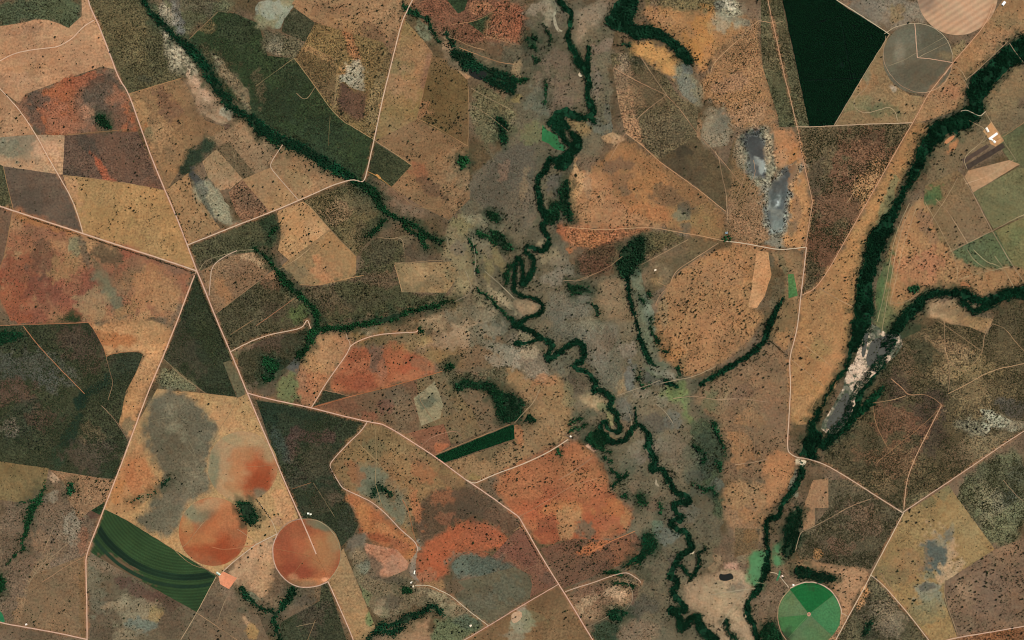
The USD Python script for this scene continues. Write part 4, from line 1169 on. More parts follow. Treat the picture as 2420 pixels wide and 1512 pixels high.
530 690 14 40 -20 9b6f44 .5
500 620 22 18 0 5a4a37 .5
620 810 40 22 -10 52402f .7
560 870 14 40 -20 5e5a3c .7
645 870 32 26 0 1b2c1e .9
690 1060 30 30 0 4a392f .7
740 1030 60 25 10 4d3a31 .7
660 1050 14 40 -20 3c443a .6
620 970 40 25 10 1e2c1e .8
700 970 60 12 12 232f20 .7
750 1100 40 40 0 46402f .6
760 1170 40 30 20 453d2c .6
820 1230 22 30 0 35382a .7
790 1180 22 22 0 5a4c38 .5
740 1200 30 14 0 413e2e .5
700 1130 30 30 0 423c32 .5
"""

# ------------------------------------------------------------------ roads and tracks: name | width m | colour | course | what it is
ROADS = """
road|17|c39c83|206 -8 214 20 229 49 255 115 280 186 303 217 330 295 360 378 390 450 420 520 442 578 452 605 465 640 490 700 512 756 528 793 544 831 565 880 584 928 605 978 640 1060 671 1134 691 1180 712 1226 730 1268 747 1309|long straight pale road running from the top to the red circle
road|19|c4a085|-8 485 60 507 197 552 270 576 342 599 400 618 465 640|pale road from the left edge to the six way fork
road|17|c59d7e|464 640 440 700 420 756 400 805 385 843 350 925 320 1006 295 1075 272 1134 235 1230 203 1311 203 1340 205 1420 206 1520|pale road heading south west then straight down
road|16|c29c84|-8 1468 20 1475 45 1479 90 1487 150 1498 207 1511|pale road across the bottom left corner
road|13|c6a488|-6 203 25 236 50 265 85 318 117 378 145 425 170 470 185 510 196 551|narrow pale lane bending down the left side
road|14|c4a083|-6 147 27 129 60 120 95 115 130 112 148 105 172 90 188 72 205 57 222 48|curved pale lane across the top left field
road|15|c2a389|443 579 500 556 560 532 605 515 650 497 705 474 745 456 780 440 810 430 832 424 845 427 857 430 862 423 867 405 873 378 885 325 905 227 925 150 938 95 950 50 962 25 978 -8|pale road climbing from the fork to the top edge
road|10|b99f88|668 342 655 360 640 385 638 395 657 418 685 450 706 474|small grey lane joining the long road
road|16|c39b82|584 928 605 935 670 950 735 963 800 980 867 996 895 1000 915 1007 960 1035 1027 1078 1065 1107 1101 1134 1117 1144 1165 1177 1210 1210 1226 1221 1236 1239 1265 1290 1290 1333 1320 1380 1345 1420 1375 1470 1405 1520|main pale road running south east to the bottom edge
road|13|bb9a84|867 998 850 1022 837 1033 810 1060 785 1088 779 1098 782 1110 797 1134 806 1150 815 1156 845 1170 875 1184 892 1197 907 1209 925 1228 950 1255 980 1279 986 1292 987 1302|lane skirting the orange field
road|13|c09c82|736 962 750 940 760 921 788 880 815 843 825 825 827 818 845 806 882 792 930 787 975 785 986 784 987 779|curved lane over the red field to the creek
road|8|b59a80|827 818 826 808 820 800 819 790|short spur from the curved lane to the forest
road|12|c3a58d|544 831 575 815 605 801 640 790 675 783 700 778 715 773 722 760 727 755 731 768 734 776|lane from the straight road to the creek forest
road|12|b6a08c|605 1286 655 1261|grey lane between two irrigation circles
road|12|b59d89|606 1285 580 1305 550 1328 527 1350|grey lane to the orange farmyard
road|14|c3a088|775 1374 800 1430 820 1475 838 1520|lane leaving the red circle toward the bottom edge
road|13|c2a890|1102 1134 1120 1143 1139 1134 1175 1118 1210 1106 1250 1090 1300 1066 1342 1038|lane to the farm by the winding river
road|11|b7a38c|980 1383 1005 1382 1020 1385 1040 1395 1067 1408 1100 1437 1130 1460 1155 1479|lane from the white roofed farmstead
road|12|b8917c|1095 1512 1097 1512 1155 1478 1210 1444 1265 1412 1320 1380|pinkish road climbing to the junction at the bottom
road|11|b79a86|1335 1398 1365 1387 1400 1377 1440 1362 1472 1353 1485 1354 1500 1363 1512 1372 1514 1378|hooked lane ending by the round wood
road|13|c2a288|1905 584 1900 630 1895 672 1890 715 1886 756 1878 800 1865 843 1866 880 1868 911 1864 980 1859 1063 1868 1073 1882 1081 1907 1083 1949 1097 1980 1115 2010 1133 2070 1172 2132 1211|pale road down the right side to the three way junction
road|13|c2a68a|2135 1211 2059 1354 2040 1392 2005 1455 1970 1520|pale road from the junction to the bottom edge
road|13|b7977f|2133 1210 2190 1172 2247 1134 2310 1092 2365 1053 2427 1013|pale road from the junction to the right edge
road|11|c4a68c|2058 1359 2080 1376 2102 1399 2150 1455 2200 1520|lane branching south east from the pale road
road|12|c4a087|2215 1518 2260 1506 2330 1495 2427 1478|pale road across the bottom right corner
road|12|c5ac92|1710 569 1760 575 1800 583 1818 586 1840 590 1870 588 1903 584|curving pale lane joining the right hand road
road|9|bf9a74|2135 1203 2138 1170 2142 1134 2160 1085 2174 1056 2200 1005 2224 958|sandy track to the dark hollow in the bush
road|10|b98e68|2345 12 2329 57 2290 103 2252 147 2220 188 2189 227 2167 272 2135 325 2105 378 2060 457 2000 562 1934 678 1895 697|long straight orange track beside the river forest
road|9|b88f69|1812 -8 1820 30 1829 67 1840 120 1852 175 1865 225 1877 275 1885 305 1892 350 1897 378 1910 435 1918 470 1919 480 1912 525 1903 584|straight sandy track past the black plantation
track|8|c8a784|1880 299 1920 300 1975 297 2060 293 2157 290|pale firebreak along the top of the red bush
track|9|c7b091|1967 -6 2040 40 2100 80|pale firebreak on the plantation's upper edge
track|7|a9906c|2102 80 2070 130 2036 186 2000 245 1970 297|firebreak on the plantation's right edge
track|6|b99a73|1970 298 2036 186|
track|7|bd9468|1345 537 1400 542 1428 543 1490 539 1545 537 1600 548 1650 556 1710 569|thin sandy track along the red orange field
track|7|bb9166|1478 315 1520 345 1552 378 1600 412 1650 448 1715 500|sandy diagonal track across the brown bush
track|6|b98f67|1450 160 1500 190 1560 218 1575 225 1610 262 1650 320 1690 360 1755 440|
track|6|a98a66|1515 137 1540 175 1575 225|
track|6|b58f69|1575 225 1540 250 1510 275 1477 315 1455 350 1440 378|
track|6|b3926b|1690 358 1700 378 1706 420 1715 450 1718 500 1718 520|
track|5|b08c66|1780 378 1787 420 1718 512|
track|5|b39069|1755 378 1762 420 1720 505|
track|6|c19a6e|1791 50 1770 65 1750 90 1715 120 1685 150 1678 175|
track|6|bf9a70|1790 48 1830 55 1850 50|
track|7|c3986d|1697 574 1650 605 1600 637 1588 655 1583 675 1560 695 1548 720|
track|5|bd9468|1552 665 1570 675 1582 678|
track|5|ad8860|1360 662 1400 650 1440 630 1470 605|
track|6|b59670|1330 664 1345 662 1362 665 1390 656|
track|5|ab8d67|1515 625 1560 602 1625 566|
track|6|c7a37c|1590 941 1640 935 1690 945 1740 941 1780 945 1815 950|
track|5|b79f7c|1560 906 1600 897 1640 890 1690 866|
track|5|b5a084|1457 935 1500 920 1530 910 1560 898|
track|5|b7a587|1480 960 1490 985 1493 1005|
track|6|a9957a|1550 955 1570 970 1590 1000|
track|6|b79c78|1215 1000 1240 972 1262 950 1275 920|
track|6|a6896a|1320 1134 1360 1110 1400 1080|
track|6|b58a5f|2350 333 2375 320 2425 285|
track|6|c0a078|2394 378 2340 415 2279 435|
track|6|c1a37c|2276 420 2300 460 2340 540 2400 640 2424 672|
track|6|bea178|2425 505 2400 515 2345 545 2285 575 2230 600|
track|5|bc9c74|2286 575 2240 500 2210 470|
track|5|b89a70|2185 478 2215 530 2262 620 2262 660|
track|5|b79e74|2265 660 2310 645 2385 630|
track|5|b5a077|2300 590 2330 620 2355 625 2370 640|
track|5|b39f76|2285 590 2300 615 2330 635 2350 640|
track|5|b39d73|2350 605 2375 640 2395 680|
track|5|b79b71|2262 420 2235 470 2200 520 2180 560|
track|5|bba37a|2148 480 2120 540 2105 600 2092 680 2080 730 2072 760|
track|5|bba27a|2155 482 2130 540 2115 600 2103 670 2090 740 2082 790|
track|4|b59a72|2165 490 2140 560 2125 620 2110 690 2100 720 2110 715|
track|4|b79a72|2100 700 2110 718 2140 715 2175 690|
track|5|c4a37a|2275 192 2300 175 2381 97|
track|5|bd9d73|2255 155 2270 165 2284 190|
track|6|c3a583|2385 102 2400 125 2420 150|
track|7|cfb79a|2270 262 2285 259 2315 277 2328 263|pale causeway crossing the river forest
track|5|bca27b|2328 265 2342 290 2400 378|
track|5|b9a07a|2330 330 2300 350 2275 375 2285 400|
track|4|b49a72|2290 285 2340 310 2295 360|
track|4|b89c74|2247 178 2270 176 2289 210|
track|5|bfa27a|2045 180 2053 190 2045 210 2025 225 2016 240 2020 258 2045 268 2075 260 2100 252 2115 262 2120 285|
track|6|bca483|2089 80 2120 60 2170 53 2210 66 2240 95 2251 130|pale rim of the grey irrigation circle
track|6|be9b75|2251 130 2249 160 2235 195 2205 215 2170 221 2130 205 2105 180 2088 150 2086 120 2093 85|
track|10|c79f7c|2161 56 2164 95 2167 137|pale spoke running north in the grey circle
track|8|c99e7a|2167 136 2210 141 2250 148|pale spoke running east in the grey circle
track|5|ab9876|2172 134 2205 118 2240 100|
track|5|9b8a6c|2092 158 2130 145 2165 125 2230 88|
track|6|c59b78|2248 155 2230 178|
track|6|c49872|2080 1354 2110 1399|
track|4|ab8a5e|1921 500 1912 540|
track|5|c2a57c|2000 480 2020 450|
track|7|b98c62|2224 956 2205 940 2180 930 2145 935 2130 915 2105 895|
track|6|b99265|2140 935 2110 945 2062 952|
track|7|b8946a|2240 930 2290 905 2340 875 2425 858|sandy track across the brown bush to the right edge
track|6|b7946a|2240 925 2245 880 2240 848 2232 826 2230 756|
track|6|b08e66|2240 850 2275 882 2300 860 2322 832 2324 790 2345 765|
track|5|a9885f|2322 832 2270 795 2215 757|
track|5|ab8c62|2345 765 2375 775 2400 810 2425 835|
track|5|ac8459|2220 965 2180 1005 2110 1060 2070 1095|
track|5|a98256|2062 960 2070 1010 2100 1062|
track|5|b2916a|1896 1256 1950 1230 2010 1195 2058 1178|
track|5|c0a380|1879 1300 1890 1260 1897 1254|
track|5|b89c72|2230 1376 2231 1415 2245 1450 2265 1505|
track|5|ad8c66|2370 1134 2400 1170 2425 1190|
track|11|c9a78c|1866 1390 1890 1378 1911 1374 1940 1379 1970 1400 1987 1435 1989 1452|pale rim road of the green irrigation circle
track|4|5d7a4f|1911 1451 1971 1404|
track|4|55744a|1911 1451 1866 1392|
track|4|67835a|1911 1451 1966 1502|
track|4|6b8258|1911 1451 1862 1507|
track|4|6b8258|1911 1451 1837 1459|
track|4|2f6a38|1853 1420 1880 1392 1911 1383 1942 1390 1966 1412|wheel ring in the green irrigation circle
track|4|ab7448|727 1312 690 1304 645 1296|
track|4|ab7448|727 1312 700 1345 684 1374|
track|4|b07c50|727 1312 760 1335 788 1352|
track|4|b07448|747 1309 765 1345 776 1372|
track|4|b98457|560 1102 600 1102 655 1099|
track|4|b98457|573 1102 610 1050|
track|7|bf9570|1866 1392 1845 1415 1835 1450 1842 1490 1860 1515|
track|8|cdb398|1863 1388 1848 1368 1836 1354 1820 1352|pale lane between the green circle and the pond
track|6|c7ad8f|1988 1448 2003 1456|
track|12|c49f88|655 1262 645 1285 644 1310 650 1338 665 1362 690 1382 720 1389 750 1385 775 1374|pale rim road of the red irrigation circle
track|10|c29b84|712 1226 690 1229 668 1243 655 1262|
track|6|b4a07a|712 1225 750 1228 780 1248 800 1280 806 1310 800 1340 775 1374|
track|6|c5a888|654 1260 640 1225 622 1200 605 1178|lane along the hedge to the red circle
track|5|b99770|560 1250 600 1275 610 1290|
track|8|c87d50|500 1292 530 1300 605 1287|
track|5|bd9468|490 1225 470 1245 440 1290 415 1295|
track|5|b48f62|412 1299 450 1335 495 1345|
track|6|b78c60|247 1202 300 1228 412 1299|
track|6|c0a177|511 1362 490 1400 466 1446 427 1512|firebreak at the end of the green crop
track|6|b08b62|465 1448 510 1478 560 1512|
track|5|a88d68|555 1380 530 1420 512 1474|
track|5|9e8564|522 1478 530 1512|
track|7|b5794f|55 770 90 816 150 880 200 930|red track through the dark bush
track|6|a88563|240 958 275 995 303 1042|
track|5|a07d58|251 843 260 880 268 905 255 945|
track|7|b77a4c|210 763 225 783 245 821 251 842|
track|6|b4794c|251 842 275 833 327 830 339 838|
track|6|b27850|-5 769 125 765 210 762|
track|6|a67a50|297 928 322 881 339 838|
track|5|a78a63|387 848 430 890 485 928|
track|6|b58d5c|430 924 485 930 560 939|
track|5|a98a5e|560 940 545 975 520 1010 500 1050|
track|4|87795c|345 1000 390 985 430 990 470 1000 520 992|
track|4|877a60|390 940 430 1010 470 1090 440 1055|
track|5|b78f63|560 985 580 1000 592 1025|
track|6|b08555|155 319 230 312 300 306|
track|6|b58f5c|148 414 250 425 345 441|
track|6|ad8457|8 393 20 450 32 496|
track|6|a77d4f|30 496 12 600 -5 650|
track|6|a97f52|303 222 360 205 430 184|firebreak under the brown green bush
track|5|a3835b|447 92 515 28|
track|6|a58a62|745 205 722 240 700 220|
track|6|b08f60|695 137 745 205 795 277 850 310 887 332 972 390|pale firebreak around the dark thicket
track|5|8f7d55|605 203 650 170 695 137|
track|5|857349|780 275 775 345|
track|5|957448|722 102 705 137|
track|5|a98355|725 108 760 125 795 140|
track|5|a3835a|797 155 795 200 788 250|
track|6|a98158|765 30 850 52 905 72 945 100|
track|5|a1805a|940 80 985 100 1020 120|
track|6|a67c52|1022 130 1005 195 985 282|
track|6|a98558|1107 205 1108 270 1105 345|
track|6|b49b72|1112 208 1150 230 1205 258|
track|5|a98f66|1115 250 1150 268 1200 310|
track|6|ad8558|985 280 1030 300 1105 345|
track|7|b2845a|1085 112 1130 130 1180 148 1215 152|
track|6|b48c60|1070 90 1110 110 1145 118|
track|6|b4865a|1065 58 1130 50 1175 20 1140 5|
track|6|b08860|1150 86 1180 95 1215 106|
track|5|b28f66|1152 58 1150 85|
track|6|c08a4a|868 405 890 415 910 430 925 442|
track|5|a38457|925 442 960 475 985 490 1040 495|
track|6|a58a60|720 478 735 490 780 543 842 606|
track|6|b7966a|660 635 700 615 780 543|
track|5|b99a6c|728 615 727 650 712 672|
track|6|c0925f|708 672 750 675 800 662 860 650|
track|6|b59468|932 622 970 620 1050 614|
track|6|c39a6a|932 626 942 660 950 690|
track|5|b1936a|890 560 920 565 950 560 955 590|
track|6|b5a081|1055 560 1060 585|
track|7|a99a80|1120 650 1125 610 1115 560|
track|6|a9947a|1100 640 1120 690 1075 712|
track|7|b3a084|1145 640 1180 670 1215 705|
track|5|a8956f|470 640 485 615 520 605 560 592 600 590|
track|9|c3a188|494 698 497 660 500 630 525 608 560 592|pale lane inside the roadside pasture
track|6|b47a55|605 770 640 745 695 705|
track|5|b08a60|512 740 575 692 605 668 645 645|
track|6|a27f56|545 790 600 755|
track|6|c47645|737 963 826 937 915 915 985 895 1045 877|
track|5|b38560|765 921 830 937|
track|6|a5855f|1030 1000 990 945 995 935|
track|6|ad8160|985 1070 1010 1035 1075 1015 1090 1030|
track|6|b48a5c|1026 1075 1100 1045 1208 1001|
track|5|ac8c62|1085 1010 1122 1032|
track|6|ad9263|835 1035 870 1070 900 1100|
track|5|a78a5e|885 1000 890 1090 885 1134 895 1170 905 1205|
track|6|c27a4c|950 1180 965 1205 972 1240 985 1290 1010 1300|
track|5|a5754c|690 1155 735 1140|
track|5|8d7952|740 1140 790 1220|
track|5|b28760|1226 1221 1300 1180 1345 1150 1410 1130|
track|7|c47a4a|1395 1305 1440 1280 1500 1255|orange track across the bushy brown field
track|6|b18a5c|1213 1255 1240 1238|
track|5|a68563|1238 1348 1290 1325|
track|6|a79072|1480 1370 1500 1410 1480 1440|
track|5|9a886c|1437 1456 1400 1475 1385 1482|
track|6|b3a184|1680 1405 1740 1395 1785 1390|
track|6|b5a285|1700 1480 1740 1420 1765 1385|
track|5|a58f70|1785 1376 1805 1378|
track|5|a98a63|1830 1350 1836 1354|
track|6|c1a079|1737 1098 1780 1092 1812 1085|
track|4|a5815a|1745 985 1748 1090|
track|4|a5815a|1757 982 1760 1088|
track|4|a5815a|1768 978 1772 1086|
track|4|a5815a|1780 975 1784 1086|
track|4|c09a70|1885 760 1862 800 1862 840|
track|5|b99770|1870 850 1920 890 1945 912|
track|5|b79468|1880 800 1930 838 1965 866|
track|4|b7905f|1950 770 1925 850 1900 940 1885 1000|
track|4|b7905f|1975 760 1955 830 1940 880 1905 960 1880 1005|
track|4|b7905f|1938 920 1920 960 1890 1003|
track|5|b59770|1935 680 1975 705 2015 725|
track|5|a98c60|2106 395 2130 420|
track|4|a8916a|700 1480 750 1470|
track|5|a9885c|745 1465 727 1512|
track|5|ad9068|100 1310 125 1250 130 1240|
track|6|a8906e|60 1395 90 1340 130 1310 165 1280|
track|5|b08660|100 1375 160 1335 200 1315|
"""

